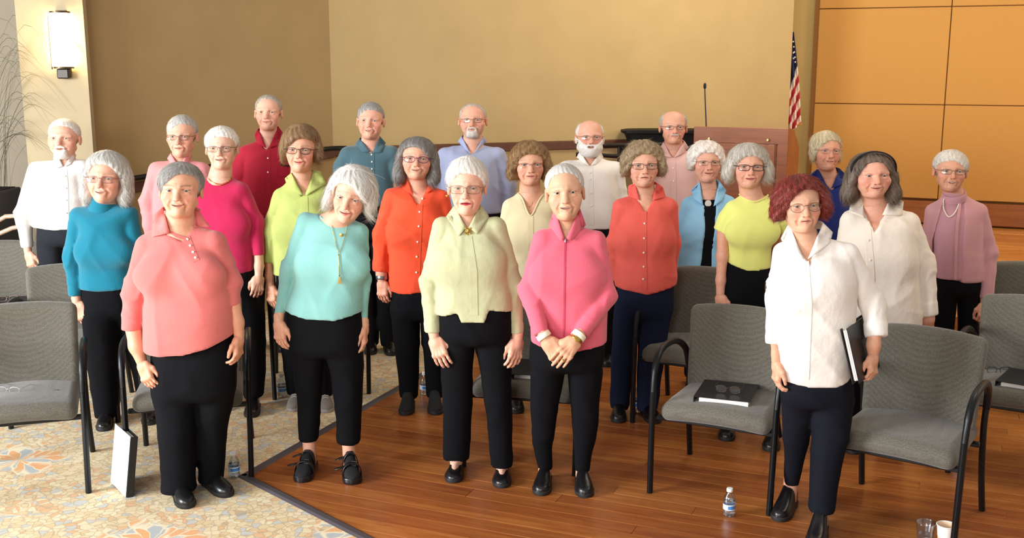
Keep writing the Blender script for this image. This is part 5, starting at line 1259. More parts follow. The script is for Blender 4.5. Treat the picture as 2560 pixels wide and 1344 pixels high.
p = person(dict(Y=6.3, head=(748, 322, 427, 74), turn=(4, -1, 2), neck=(752, 446, 27), label='woman with full brown hair and dark glasses in a lime green collared blouse', skin='DFA68A', q=1.25,
    rows=[(482, 702, 804), (540, 692, 816), (600, 684, 822), (695, 682, 826)], hem=[(640, 681), (700, 684), (800, 684), (860, 682)], neckline=[(726, 415), (731, 445), (761, 491), (781, 452), (785, 415)],
    al=dict(j=[(700, 490, 22), (679, 572, 21, -.01), (671, 657, 13, -.02)], bare=[(672, 650, 10, -.02), (674, 690, 10, -.03)], w=(676, 712, -.04), tip=(682, 768, -.06), rot=50, curl=.3), ar=dict(j=[(806, 484, 22), (828, 570, 21), (830, 655, 13)]),
    bust=(570, 30, 34, .07), top=('blouse', 'lime_green_cotton', 'ADB868'), wrinkle=.0045, face=dict(smile=.6, lip='C2404C', lipm=.7, browm=.45, brow='6E5442', blush=1.3), iris='4A3B30', hair=bob(col='9A7A58', col2='644A36', side=.022, top=.032, back=.03, hole=(.010, .086, .063, .092, -.3), lobes=[(.080, .008, .090, .024, .050, .06)], cut=(.035, .0), crown=(-.02, -.01, .25), lift=.3),
    glasses=dict(kind='oval', col='2A1D22', h=.0175, r=.0017), pelvis=[(660, 692, 822), (740, 690, 824), (800, 692, 824)], legs=dict(l=[(760, 690, 760), (990, 712, 764)], r=[(760, 756, 826), (990, 782, 830)]), toes=[(732, 1030, -10, 'sneaker'), (820, 1032, 4, 'sneaker')], shoem=mat('grey_suede', '77706A', rough=.85)))
shirt_bits(p, MATS['lime_green_cotton'], ((729, 432), (760, 489), (721, 472), (713, 446)), ((784, 430), (764, 489), (816, 459), (803, 432)), strip=[(762, 491), (764, 560), (766, 680)], w=15)
p = person(dict(Y=6.3, head=(1041, 347, 446, 76), turn=(3, -2, 3), neck=(1043, 462, 28), label='smiling woman with shoulder-length grey hair in an orange shirt', skin='DDA288', q=1.25,
    rows=[(486, 982, 1102), (540, 976, 1112), (600, 972, 1118), (660, 970, 1122), (735, 970, 1124)], hem=[(920, 722), (972, 722), (1010, 727), (1053, 723), (1130, 724)], neckline=[(1016, 435), (1020, 468), (1050, 511), (1067, 472), (1074, 435)],
    al=dict(j=[(976, 492, 23), (955, 585, 22, -.01), (952, 678, 20, -.03)], bare=[(953, 672, 14, -.03), (954, 686, 13, -.03)], w=(955, 700, -.04), tip=(957, 768, -.06), rot=60, curl=.35, band=.055), ar=dict(j=[(1106, 494, 22), (1124, 585, 22), (1128, 676, 18)]),
    bust=(580, 32, 36, .08), top=('shirt', 'orange_linen', 'E8502E'), wrinkle=.005, face=dict(smile=.9, open=.4, jaw=1.06, browm=.35, brow='7A6F68'), hair=bob(col='8C8783', col2='625D5A', side=.018, top=.016, hole=(-.006, .080, .062, .102, .2), lobes=[(.080, .012, .060, .030, .055, .085), (.078, .006, .0, .034, .05, .045)], zlo=-.06, down=.5, len=.06, part=-.01),
    glasses=dict(kind='oval', col='5A2F5E', h=.0185, r=.0016), pelvis=[(700, 978, 1118), (760, 974, 1112), (800, 976, 1114)], legs=dict(l=[(760, 973, 1050), (850, 985, 1050), (990, 1000, 1046)], r=[(760, 1046, 1116), (850, 1055, 1110), (990, 1066, 1106)]), toes=[(1013, 1039, -5, 'boot'), (1090, 1038, 4, 'boot')], shoem=mat('black_suede', '151416', rough=.9)))
shirt_bits(p, MATS['orange_linen'], ((1018, 446), (1034, 486), (1008, 471), (1001, 456)), ((1075, 444), (1066, 482), (1085, 473), (1091, 456)), strip=[(1050, 511), (1047, 580), (1042, 720)], w=14, btn=[(1060, 464), (1056, 496), (1049, 529), (1047, 565), (1044, 604), (1042, 641), (1041, 680)])
w, M3, k = p.Mal
ring_band(p, w+np.array([0, 0, .03]), .034, w+np.array([0, 0, .008]), .033, mat('silver', 'A9ABAE', rough=.3, metal=.9), 'bracelet', th=.003)
p = person(dict(Y=6.25, head=(1325, 361, 460, 75), turn=(3, 0, 0), neck=(1326, 477, 27), label='woman with wavy brown hair in a cream buttoned top behind the pink jacket', skin='DBA488', q=1.25,
    rows=[(508, 1276, 1378), (560, 1266, 1390), (640, 1264, 1392), (735, 1262, 1394)], hem=[(1230, 722), (1420, 722)], neckline=[(1294, 445), (1291, 476), (1306, 496), (1326, 539), (1348, 500), (1366, 474), (1360, 445)],
    al=dict(j=[(1274, 516, 22), (1260, 600, 20), (1258, 690, 13)]), ar=dict(j=[(1380, 516, 22), (1394, 600, 20), (1396, 690, 13)]), bust=(590, 28, 34, .07),
    top=('cardigan', 'cream_knit', 'E0D2AA', 'knit'), face=dict(smile=.1, browm=.35, lip='C0605E', age=1.2), hair=bob(col='A07C54', col2='6E5238', side=.022, top=.026, hole=(.0, .086, .062, .090, -.2), lobes=[(.082, .006, .085, .028, .055, .060), (.072, .01, .045, .032, .05, .035)], cut=(.015, .0), wave=.004, lift=.3),
    glasses=dict(kind='rect', col='6A4A42', h=.013, half=True), toes=[(1302, 1040, -3), (1352, 1038, 4)]))
line_on(p, [(1295, 484), (1306, 496), (1326, 539), (1348, 500), (1360, 484)], .005, MATS['cream_knit'], 'neck_band', off=.0, n=50)
strip_on(p, [(1326, 539), (1327, 620), (1327, 715)], 14, MATS['cream_knit'], 'placket')
line_on(p, [(1310, 478), (1322, 510), (1325, 519), (1330, 508), (1344, 478)], .001, MATS['gold'], 'necklace', off=.0, n=20, fn=lambda x, y, z: p.top0(x, y, z)+.008)
p = person(dict(Y=6.15, head=(1611, 361, 465, 77), turn=(-1, -1, 0), neck=(1612, 487, 28), label='frowning woman with curly grey-blonde hair in a coral shirt and navy trousers', skin='DDA68C', q=1.25,
    rows=[(508, 1556, 1672), (560, 1546, 1684), (620, 1540, 1688), (680, 1536, 1692), (735, 1535, 1695)], hem=[(1510, 712), (1536, 714), (1590, 722), (1613, 727), (1650, 718), (1694, 706), (1715, 702)], neckline=[(1583, 452), (1589, 486), (1609, 529), (1638, 486), (1642, 452)],
    al=dict(j=[(1550, 516, 22), (1537, 610, 20, .0), (1545, 700, 14, .02)]), ar=dict(j=[(1676, 516, 22), (1683, 610, 18, .02), (1676, 690, 14, .06)]), bust=(600, 32, 36, .07),
    top=('shirt', 'coral_cotton', 'E26054'), wrinkle=.0045, bottom=('navy_trousers', '1B2138', 'trouser'), face=dict(smile=-.4, open=.1, browm=.4, brow='8A7460', age=1.4, wattle=.2), hair=bob(col='AE9676', col2='7C6A50', side=.024, top=.026, hole=(.004, .088, .061, .090, -.15), lobes=[(.080, .004, .095, .028, .055, .060)], cut=(.045, .1), amp=.0035, wave=.006, len=.03, lift=.5, jit=.7),
    glasses=dict(kind='rect', col='4A3A36', h=.0165, r=.0013), pelvis=[(690, 1544, 1688), (760, 1538, 1684), (800, 1538, 1682)], legs=dict(l=[(760, 1537, 1608), (850, 1530, 1590), (950, 1525, 1580), (1022, 1523, 1574)], r=[(760, 1600, 1684), (850, 1594, 1668), (950, 1591, 1652), (1022, 1590, 1642)]), toes=[(1545, 1058, -3), (1640, 1060, 12)]))
shirt_bits(p, MATS['coral_cotton'], ((1587, 460), (1599, 500), (1570, 489), (1570, 468)), ((1641, 458), (1630, 500), (1664, 491), (1657, 468)), strip=[(1609, 529), (1609, 620), (1610, 724)], w=15, btn=[(1611, 558), (1610, 595), (1609, 631), (1609, 666), (1608, 697)])
p = person(dict(Y=6.75, head=(1769, 359, 453, 69), turn=(2, -2, 1), neck=(1770, 477, 25), label='woman with short curly white hair in an open light blue shirt over black', skin='E0AA92', q=1.35,
    rows=[(502, 1722, 1820), (560, 1708, 1828), (620, 1700, 1832), (715, 1696, 1836)], hem=[(1670, 702), (1870, 702)], neckline=[(1745, 440), (1749, 478), (1756, 508), (1784, 508), (1792, 474), (1797, 440)], inner=('tank_top', ('black_jersey', '0C0C0F', 'trouser'), [(1735, 496), (1810, 496), (1800, 600), (1795, 730), (1730, 730), (1740, 600)]), open_front=[(1748, 470), (1757, 515), (1752, 600), (1745, 665), (1745, 740), (1768, 740), (1771, 600), (1783, 520), (1794, 470)],
    al=dict(j=[(1720, 510, 20), (1704, 590, 19), (1706, 680, 14)]), ar=dict(j=[(1822, 508, 20), (1838, 590, 19), (1836, 680, 14)]), bust=(580, 26, 32, .07),
    top=('shirt', 'sky_blue_cotton', '90C4E2'), wrinkle=.004, face=dict(smile=.6, open=.25, browm=.3, jaw=1.05), hair=bob(col='F1EAE2', col2='D8CEC4', side=.022, top=.022, hole=(.0, .090, .060, .084, 0), lobes=[(.078, .004, .10, .022, .05, .05)], cut=(.065, .3), ears=False, amp=.003, wave=.005, len=.025, lift=.5, jit=.8, n=1100),
    glasses=dict(kind='rect', col='7A5E4A', h=.014, r=.0009)))
shirt_bits(p, MATS['sky_blue_cotton'], ((1749, 455), (1757, 512), (1735, 497), (1728, 478)), ((1797, 452), (1783, 515), (1806, 500), (1815, 476)))
line_on(p, [(1752, 468), (1760, 492), (1767, 503)], .0012, MATS['silver'], 'necklace', off=-.004, n=12); line_on(p, [(1793, 466), (1783, 492), (1774, 503)], .0012, MATS['silver'], 'necklace', off=-.004, n=12)
buttons(p, [(1770, 508)], .021, mat('shell_disc', 'D9D6CC', rough=.25), .004, 'pendant')
p = person(dict(Y=5.8, head=(1876, 365, 468, 77), turn=(-4, -1, 1), neck=(1881, 490, 28), label='woman with silver bobbed hair and black glasses in a lime yellow tee shirt', skin='DFA68C', q=1.18,
    rows=[(512, 1836, 1936), (560, 1822, 1936), (620, 1819, 1928), (685, 1816, 1926)], hem=[(1780, 652), (1817, 655), (1863, 672), (1919, 668), (1960, 664)], neckline=[(1840, 450), (1843, 476), (1856, 492), (1884, 504), (1910, 496), (1927, 478), (1930, 450)],
    al=dict(j=[(1832, 522, 24), (1819, 550, 23), (1803, 580, 22)], bare=[(1808, 572, 16), (1806, 640, 14, -.01), (1802, 700, 12, -.02)], w=(1801, 735, -.03), tip=(1805, 800, -.05), rot=45), ar=dict(j=[(1940, 522, 24), (1953, 550, 23), (1963, 578, 22)], bare=[(1960, 570, 16), (1966, 640, 14), (1968, 700, 12)], w=(1966, 735, -.03), tip=(1960, 800, -.05), rot=45),
    bust=(580, 30, 34, .075), top=('tee_shirt', 'lime_yellow_jersey', 'E6EA84', 'knit'), wrinkle=.003, face=dict(smile=.4, open=.2, lip='C25A5A', browm=.3), hair=bob(col='CFC8BC', col2='A39C90', side=.026, top=.020, hole=(.004, .088, .062, .086, -.1), lobes=[(.090, .010, .085, .030, .055, .055), (.080, .01, .050, .030, .05, .04)], cut=(.028, .0), down=.2),
    glasses=dict(kind='rect', col='1E1B1C', h=.0165, r=.0018, metal=.1), pelvis=[(640, 1822, 1924), (720, 1806, 1930), (800, 1806, 1928)], legs=dict(l=[(800, 1806, 1868), (900, 1800, 1860), (1070, 1798, 1845)], r=[(800, 1862, 1928), (900, 1875, 1932), (1082, 1895, 1940)]), toes=[(1815, 1104, -10), (1925, 1130, 5)]))
line_on(p, [(1848, 484), (1858, 494), (1884, 504), (1910, 496), (1921, 486)], .0055, MATS['lime_yellow_jersey'], 'neck_band', off=.0, n=50)
for s in (-1, 1):
    c = p.T(np.array([s*.086, .012, .062])); b = MB(); b.lathe([(.0002, -.007), (.005, -.005), (.007, 0), (.005, .005), (.0002, .007)], c, 10, cap0=False, cap1=False); b.build('earring', mat('pearl', 'F1E6D6', rough=.15), p.o, smooth='all')
p = person(dict(Y=5.55, head=(2188, 385, 492, 86), turn=(-3, -1, -1), neck=(2190, 516, 34), label='woman with shoulder-length brown hair and black headband in a white blouse', skin='DFA38A', q=1.12, dep=.72,
    rows=[(545, 2126, 2280), (600, 2110, 2292), (680, 2106, 2292), (760, 2104, 2302), (845, 2104, 2306)], hem=[(2080, 832), (2340, 832)], neckline=[(2148, 480), (2155, 518), (2168, 572), (2216, 520), (2226, 480)],
    al=dict(j=[(2126, 550, 28), (2106, 670, 28), (2106, 780, 24)]), ar=dict(j=[(2274, 556, 30), (2307, 660, 30, .0), (2317, 788, 26, -.02)], bare=[(2318, 780, 18, -.02), (2318, 800, 17, -.03)], w=(2320, 808, -.03), tip=(2332, 870, -.05), rot=50, curl=.3, band=.075),
    bust=(650, 42, 46, .08), top=('blouse', 'ivory_cotton', 'EFE4D6'), wrinkle=.005, face=dict(smile=.6, open=.3, jaw=1.12, browm=.2, wattle=.8), hair=bob(col='78675A', col2='55483D', side=.020, top=.016, hole=(0, .080, .061, .108, 0), lobes=[(.084, .014, .060, .032, .055, .085), (.086, .004, .0, .040, .05, .045)], zlo=-.06, down=.5, len=.06),
    toes=[(2140, 1176, -8), (2226, 1191, 3)]))
shirt_bits(p, MATS['ivory_cotton'], ((2152, 496), (2162, 545), (2121, 528), (2127, 503)), ((2226, 492), (2204, 536), (2254, 538), (2258, 504)), strip=[(2168, 572), (2176, 660), (2182, 826)], w=18, btn=[(2171, 600), (2175, 650), (2179, 700)])
ang = np.linspace(-1.75, 1.75, 24)
b = MB(); V = []
for a in ang:
    for dy in (-.010, .010):
        V.append(tuple(p.T(np.array([.0905*math.sin(a), -.022+dy-.020*math.cos(a), .146+.0965*math.cos(a)]))))
b.add(V, [(2*i, 2*i+1, 2*i+3, 2*i+2) for i in range(23)]); hb = b.build('headband', mat('black_knit', '0E0E11', rough=.9), p.o, smooth='all', recalc=False); hb.modifiers.new('t', 'SOLIDIFY').thickness = .006
p = person(dict(Y=6.15, head=(2384, 379, 477, 72), turn=(-13, -2, 2), neck=(2388, 486, 26), label='elderly woman in a mauve twinset with a pearl necklace, far right', skin='D19A7E', q=1.35,
    rows=[(518, 2334, 2446), (580, 2326, 2454), (640, 2330, 2456), (715, 2338, 2456)], hem=[(2290, 690), (2338, 694), (2400, 701), (2455, 702), (2510, 700)], inner=('sweater', ('mauve_fine_knit', 'BC8A93', 'knit'), [(2350, 478), (2412, 478), (2415, 560), (2410, 694), (2300, 694), (2320, 560)]), open_front=[(2360, 440), (2352, 507), (2325, 600), (2322, 740), (2388, 740), (2390, 600), (2401, 495), (2404, 440)],
    al=dict(j=[(2332, 528, 22), (2322, 610, 18, .02), (2330, 690, 14, .03)]), ar=dict(j=[(2450, 528, 22), (2474, 630, 19, .0), (2465, 746, 18, -.03)], w=(2461, 756, -.04), tip=(2456, 800, -.06), rot=70, curl=1.0),
    top=('cardigan', 'mauve_wool', 'C59094', 'knit'), wrinkle=.003, hipx=2395, hipw=56, face=dict(smile=.9, open=.8, browm=.3, age=1.3, wattle=.1), hair=hs(col='DDD6CC', col2='B6AEA4', side=.014, top=.014, hole=(-.008, .096, .061, .076, .25), n=900, cut=(.06, .6), ears=True),
    glasses=dict(kind='oval', col='6A5A4E', h=.0145)))
ring_band(p, p.L(2385, 496, .01), .070, p.L(2385, 480, -.004), .062, MATS['mauve_fine_knit'], 'mock_neck', th=.005, lip=.01)
strip_on(p, [(2402, 490), (2393, 560), (2390, 620), (2388, 698)], 7, MATS['mauve_wool'], 'cardigan_edge', off=.004); strip_on(p, [(2358, 490), (2350, 515), (2327, 600), (2326, 690)], 6, MATS['mauve_wool'], 'cardigan_edge', off=.004)
spheres_on(p, [(2363, 478), (2358, 505), (2360, 525), (2371, 541), (2385, 533), (2397, 508), (2406, 476)], .0042, mat('pearl', 'F1E6D6', rough=.15), 'pearl_necklace', 46, off=.004)
# ---- front row
p = person(dict(Y=4.95, head=(444, 411, 540, 94), turn=(8, -1, 2), neck=(446, 560, 43), label='woman with short grey hair in a salmon coral polo sweater, front left', skin='DFA487', q=1.0, dep=.66,
    rows=[(600, 384, 528), (640, 366, 552), (690, 364, 576), (740, 366, 588, .68, .01), (790, 362, 592, .72, .02), (840, 362, 590, .72, .02), (885, 366, 588, .70, .02)], hem=[(340, 866), (362, 869), (420, 871), (480, 867), (540, 852), (588, 830), (610, 824)], neckline=[(404, 490), (402, 540), (425, 580), (468, 598), (485, 566), (488, 535), (488, 490)],
    al=dict(j=[(366, 616, 34), (341, 730, 33, -.01), (330, 827, 26, -.04)], bare=[(333, 815, 21, -.04), (342, 865, 19, -.06)], w=(354, 903, -.07), tip=(374, 962, -.10), rot=60, curl=.35), ar=dict(j=[(540, 606, 33), (575, 700, 27, .0), (582, 765, 20, -.02)], bare=[(585, 757, 16, -.02), (594, 805, 15, -.03)], w=(598, 838, -.03), tip=(594, 900, -.05), rot=10, curl=.35),
    bust=(690, 52, 54, .095), bustk=.05, top=('polo_sweater', 'salmon_knit', 'D2706C', 'knit'), wrinkle=.0055, wf=.75, face=dict(smile=.75, open=.3, jaw=1.12, browm=.6, brow='5E4B40', iris='4A3428', wattle=.9, blush=1.1), hair=hs(col='A9A6A2', col2='6A625C', side=.014, top=.012, back=.016, hole=(.010, .094, .064, .096, -.3), cut=(.060, .6), ears=False, n=1400, len=.04, lift=.12, crown=(.02, .0, .24)),
    pelvis=[(830, 372, 586), (880, 376, 590), (960, 378, 590), (1000, 380, 586)], legs=dict(l=[(930, 377, 495), (1000, 388, 496), (1100, 402, 494), (1180, 410, 497), (1225, 411, 502)], r=[(930, 484, 590), (1000, 486, 580), (1100, 486, 562), (1180, 486, 553), (1215, 485, 553)]), toes=[(472, 1272, -4), (574, 1243, 48)], shoem=M_SHOE))
cm = MATS['salmon_knit']
shirt_bits(p, cm, ((408, 518), (426, 581), (381, 591), (385, 536)), ((487, 522), (486, 566), (528, 567), (500, 528)), strip=[(467, 592), (478, 622), (491, 652)], w=17, btn=[(469, 597), (476, 613), (483, 629), (489, 643)])
strip_on(p, [(424, 577), (446, 590), (468, 597)], 8, cm, 'neck_band', off=.006, n=10)
p = person(dict(Y=5.15, head=(874, 426, 553, 85), turn=(-2, 9, 13), neck=(832, 546, 33), hdy=-.10, ndy=-.01, label='woman leaning her white-haired head sideways in an aqua top and long necklace', skin='E0AA90', q=1.03,
    rows=[(556, 776, 886), (600, 756, 910), (660, 745, 912), (720, 730, 912, .66, .01), (760, 715, 909, .7, .015), (805, 712, 908, .7, .015)], hem=[(690, 762), (710, 768), (780, 782), (847, 786), (907, 773), (930, 768)], neckline=[(780, 470), (784, 520), (804, 545), (838, 558), (870, 554), (890, 535), (892, 470)],
    al=dict(j=[(762, 552, 24), (724, 675, 22, -.01), (699, 784, 13, -.03)], w=(697, 800, -.04), tip=(703, 880, -.06), rot=50, curl=.3), ar=dict(j=[(902, 580, 24), (908, 695, 16, .0), (910, 798, 10, .0)], w=(910, 812, .0), tip=(910, 888, -.01), rot=0, curl=.3),
    bust=(660, 44, 46, .08), top=('top', 'aqua_jersey', '86BDB8', 'knit'), wrinkle=.004, wf=.8, face=dict(smile=.5, lip='B8525A', lipm=.75, browm=.35, jaw=.95), hair=bob(col='E6E3DE', col2='BDB8B1', side=.024, top=.024, back=.028, hole=(-.004, .074, .060, .108, .2), lobes=[(.080, .010, .095, .026, .050, .060), (.086, .006, .060, .022, .045, .040)], cut=(.030, .0), crown=(-.02, .0, .25), len=.06, lift=.16, jit=.3, n=2200),
    pelvis=[(745, 722, 902), (800, 716, 910), (860, 720, 911), (890, 724, 908)], legs=dict(l=[(860, 722, 814), (950, 732, 806), (1050, 738, 795), (1113, 738, 792)], r=[(860, 806, 910), (950, 826, 908), (1050, 836, 902), (1113, 837, 898)]), toes=[(752, 1207, -10, 'none'), (884, 1212, 5, 'none')]))
for (tx, ty, hd) in ((752, 1207, -10), (884, 1212, 5)):     # sandals with straps over black socks
    t = GP(tx, ty)-p.O; a = p.HDG['l' if tx < 800 else 'r']; c_, s_ = math.cos(a), math.sin(a); Ls = .245
    def TS(x, y, z): yy = y+Ls; return np.array([t[0]+c_*x-s_*yy, t[1]+s_*x+c_*yy, z])
    st = np.array([0, .012, .04, .09, .15, .19, .215, .232, .245]); hw = np.array([.010, .026, .033, .034, .043, .047, .044, .034, .010])
    b = MB(); k = len(st); V = []; n2 = 2*k
    for zz, e in ((0.001, 0), (.006, .003), (.026, .003), (.030, .0)): V += [TS(w+e, -y, zz) for y, w in zip(st, hw)]+[TS(-w-e, -y, zz) for y, w in zip(st[::-1], hw[::-1])]
    b.add(V, [(r*n2+i, r*n2+(i+1) % n2, (r+1)*n2+(i+1) % n2, (r+1)*n2+i) for r in range(3) for i in range(n2)]+[tuple(range(n2))[::-1], tuple(range(3*n2, 4*n2))]); so = b.build('sandal', M_SHOE, p.o, smooth=True)
    up = np.interp(st, [0, .04, .09, .15, .2, .245], [.12, .14, .13, .085, .062, .04]); b = MB(); V = []; n = 13
    for y, w, h in zip(st, hw*.86, up): V += [TS(w*abs(math.cos(q))**.7*math.copysign(1, math.cos(q)), -y, .028+(h-.028)*math.sin(q)**.8) for q in np.linspace(0, math.pi, n)]
    b.add(V, [(i*n+j, i*n+j+1, (i+1)*n+j+1, (i+1)*n+j) for i in range(k-1) for j in range(n-1)]+[tuple(range(n)), tuple(range((k-1)*n, k*n))]); b.build('sock', mat('black_knit', '0E0E11', rough=.9), p.o, smooth='all')
    for y0, h, tail in ((.17, .084, .05), (.11, .118, .045)):
        b = MB(); V = []; w = np.interp(y0, st, hw)+.004
        for q in np.linspace(0, math.pi, 13):
            for dy in (-.014, .014): V.append(TS(w*math.cos(q), -y0+dy, .026+(h-.02)*math.sin(q)**.7))
        V += [TS(-w*.7-tail, -y0-.010, h*.72), TS(-w*.7-tail, -y0+.010, h*.72), TS(-w*.6, -y0-.012, h*.86), TS(-w*.6, -y0+.012, h*.86)]
        b.add(V, [(2*i, 2*i+1, 2*i+3, 2*i+2) for i in range(12)]+[(26, 27, 29, 28)]); o = b.build('strap', M_SHOE, so, smooth='all', recalc=False); o.modifiers.new('t', 'SOLIDIFY').thickness = .004
    b = MB(); q = TS(.012, -.17, .086); b.tube([q+np.array(v) for v in ((-.011, 0, -.010), (.011, 0, -.012), (.011, 0, .008), (-.011, 0, .010))], .0014, 6, closed=True); b.build('buckle', MATS['silver'], so, smooth=True)
line_on(p, [(800, 541), (812, 549), (838, 558), (870, 554), (880, 547)], .005, MATS['aqua_jersey'], 'neck_band', off=.0, n=50)
line_on(p, [(828, 520), (830, 560), (838, 600), (846, 632)], .0013, MATS['gold'], 'necklace', off=.004, n=26); line_on(p, [(873, 545), (866, 580), (856, 612), (848, 634)], .0013, MATS['gold'], 'necklace', off=.004, n=26)
line_on(p, [(847, 634), (848, 660), (849, 690)], .003, MATS['gold'], 'pendant', off=.006, n=12)
b = MB(); q = p.surf([850], [697], .008)[0]
for k in range(9): b.tube([q+np.array([(k-4)*.0006, 0, .012]), q+np.array([(k-4)*.0022, -.002*(k % 2), -.022])], .0009, 5)
b.build('tassel', MATS['gold'], p.o)
buttons(p, [(853, 587)], .008, MATS['gold'], .004, 'pendant')
p = person(dict(Y=5.08, head=(1166, 402, 533, 87), turn=(-2, 2, 0), neck=(1167, 556, 33), label='white-haired woman with glasses and red lipstick in a pale green blouse', skin='E3B098', q=1.02,
    rows=[(572, 1114, 1232), (620, 1094, 1260), (680, 1086, 1272), (730, 1084, 1282), (800, 1080, 1290)], hem=[(1040, 774), (1079, 779), (1110, 780), (1146, 769), (1156, 792), (1214, 791), (1223, 763), (1292, 773), (1320, 776)], neckline=[(1136, 500), (1139, 545), (1168, 568), (1197, 542), (1201, 500)],
    al=dict(j=[(1103, 566, 27), (1077, 708, 27, -.01), (1083, 830, 20, -.03)], w=(1086, 842, -.04), tip=(1104, 900, -.07), rot=75, curl=.2, band=.05), ar=dict(j=[(1244, 566, 27), (1282, 712, 25, .0), (1293, 833, 15, -.02)], w=(1294, 845, -.03), tip=(1287, 898, -.05), rot=55, curl=.3, band=.05),
    bust=(660, 40, 44, .075), top=('blouse', 'pale_green_silk', 'B9B993'), wrinkle=.005, face=dict(smile=-.1, lip='B3263E', lipm=.95, browm=.12, eye=.5, age=1.3, wattle=.5), hair=bob(col='F4F0EA', col2='E0D8CE', side=.014, top=.020, back=.02, hole=(.002, .098, .063, .082, -.1), cut=(.085, .7), ears=True, lobes=[], n=1300, len=.035, lift=.25, crown=(0, .02, .25)),
    glasses=dict(kind='rect', col='2B2F33', h=.0185, w=.0275, sep=.034, r=.0009), pelvis=[(750, 1094, 1284), (800, 1092, 1284), (860, 1094, 1282)], legs=dict(l=[(850, 1093, 1188), (950, 1100, 1183), (1050, 1103, 1180), (1120, 1102, 1174), (1172, 1102, 1171)], r=[(850, 1186, 1283), (950, 1200, 1279), (1050, 1214, 1282), (1120, 1220, 1283), (1180, 1226, 1284)]), toes=[(1132, 1208, -8, 'flat'), (1254, 1221, 3, 'flat')]))
gm = MATS['pale_green_silk']
shirt_bits(p, gm, ((1136, 514), (1166, 567), (1147, 589), (1116, 541)), ((1201, 512), (1172, 567), (1194, 585), (1222, 541)), strip=[(1171, 590), (1184, 680), (1186, 788)], w=18)
b = MB(); q = p.surf([1170], [576], .012)[0]
for k in range(4):
    a = math.pi*k/4; d = np.array([math.cos(a), 0, math.sin(a)])*.021; b.tube([q-d, q+d], .0022, 6)
for s in (-1, 1):
    for e in (-1, 1): b.tube([q+np.array([s*.012, -.002, e*.005]), q+np.array([s*.012, -.002, e*.014]), q+np.array([s*.004, -.002, e*.014])], .002, 6)
b.build('brooch', MATS['gold'], p.o, smooth='all')
c = p.T(np.array([-.087, .01, .066])); b = MB(); b.lathe([(.0002, -.006), (.005, -.004), (.006, 0), (.004, .005), (.0002, .006)], c, 10, cap0=False, cap1=False); b.build('earring', MATS['gold'], p.o, smooth='all')
p = person(dict(Y=4.98, head=(1413, 414, 548, 88), turn=(-2, -2, -4), neck=(1416, 568, 35), label='woman with grey hair pulled back, hands joined, in a bright pink zip fleece jacket', skin='DAA88A', q=1.0,
    rows=[(604, 1360, 1486), (660, 1342, 1504), (720, 1332, 1514), (780, 1326, 1520), (875, 1326, 1518)], hem=[(1290, 838), (1326, 849), (1360, 858), (1440, 863), (1517, 852), (1550, 848)], neckline=[(1386, 500), (1388, 545), (1413, 597), (1443, 545), (1448, 500)],
    al=dict(j=[(1354, 598, 28), (1325, 725, 27, -.03), (1353, 836, 19, -.15)], w=(1364, 846, -.17), tip=(1402, 904, -.20), rot=72, curl=.5), ar=dict(j=[(1492, 602, 28), (1511, 740, 28, -.03), (1452, 836, 18, -.15)], w=(1441, 846, -.18), tip=(1391, 912, -.24), rot=80, curl=.12),
    bust=(690, 42, 46, .075), inner=('undershirt', ('white_jersey', 'EDE4DC', 'knit'), [(1395, 574), (1432, 574), (1430, 640), (1395, 640)]), top=('fleece_jacket', 'pink_fleece', 'DD6478', 'knit'), wrinkle=.004, wf=.9, face=dict(smile=.5, open=.75, nosew=1.2, nosel=.96, browm=.2, brow='9A8C80', eye=.5, cheek=1.15, iris='2A1E18', jaw=1.08, blush=.6), hair=hs(col='CDCAC4', col2='9C9892', side=.010, top=.010, hole=(.0, .086, .070, .112, 0), cut=(.07, .7), n=30, len=.05, lift=.02, jit=.15, rev=-1.0, crown=(0, .16, .12)),
    pelvis=[(830, 1328, 1512), (880, 1322, 1512), (930, 1322, 1509)], legs=dict(l=[(910, 1322, 1419), (980, 1325, 1408), (1050, 1326, 1392), (1110, 1330, 1386), (1188, 1345, 1382)], r=[(910, 1414, 1512), (980, 1420, 1502), (1060, 1430, 1498), (1110, 1433, 1490), (1188, 1438, 1478)]), twrinkle=.005, toes=[(1351, 1240, -6), (1464, 1245, 12)]))
fm = MATS['pink_fleece']
collar(p, [((1386, 522), (1411, 594), (1402, 600), (1372, 562)), ((1449, 520), (1416, 594), (1428, 600), (1464, 562))], fm, 'stand_collar', off=.014)
strip_on(p, [(1413, 596), (1411, 700), (1409, 860)], 4, mat('zip_tape', 'C23E58', rough=.6), 'zip', off=.003)
line_on(p, [(1413, 594), (1413, 606)], .004, MATS['silver'], 'zip_pull', off=.008, n=6)
for nm in ('al', 'ar'):
    w, M3, k = p.__dict__['M'+nm]; d = -M3[:, 2]
    ring_band(p, w-d*.030, .034, w-d*.004, .033, mat('white_rib', 'F0E6D2', rough=.85), 'shirt_cuff', th=.003)
    fpos = w+(np.array([-.004, .010, -.118])*k)@M3.T; ring_band(p, fpos-d*.002, .0105, fpos+d*.002, .0105, MATS['gold'], 'ring', th=.0015, n=14, lip=.001)
w, M3, k = p.Mar; d = -M3[:, 2]
ring_band(p, w+d*.000, .030, w+d*.012, .029, MATS['gold'], 'watch_strap', th=.003, n=22)
b = MB(); b.lathe([(.013, -.003), (.014, 0), (.013, .004), (.010, .005)], w+d*.006-M3[:, 0]*.029, 16, rot=Matrix(((0, 0, 0), (0, 0, 0), (0, 0, 0))) if 0 else Vector(-M3[:, 0]).to_track_quat('Z', 'Y').to_matrix()); b.build('watch', MATS['gold'], p.o, smooth=True)
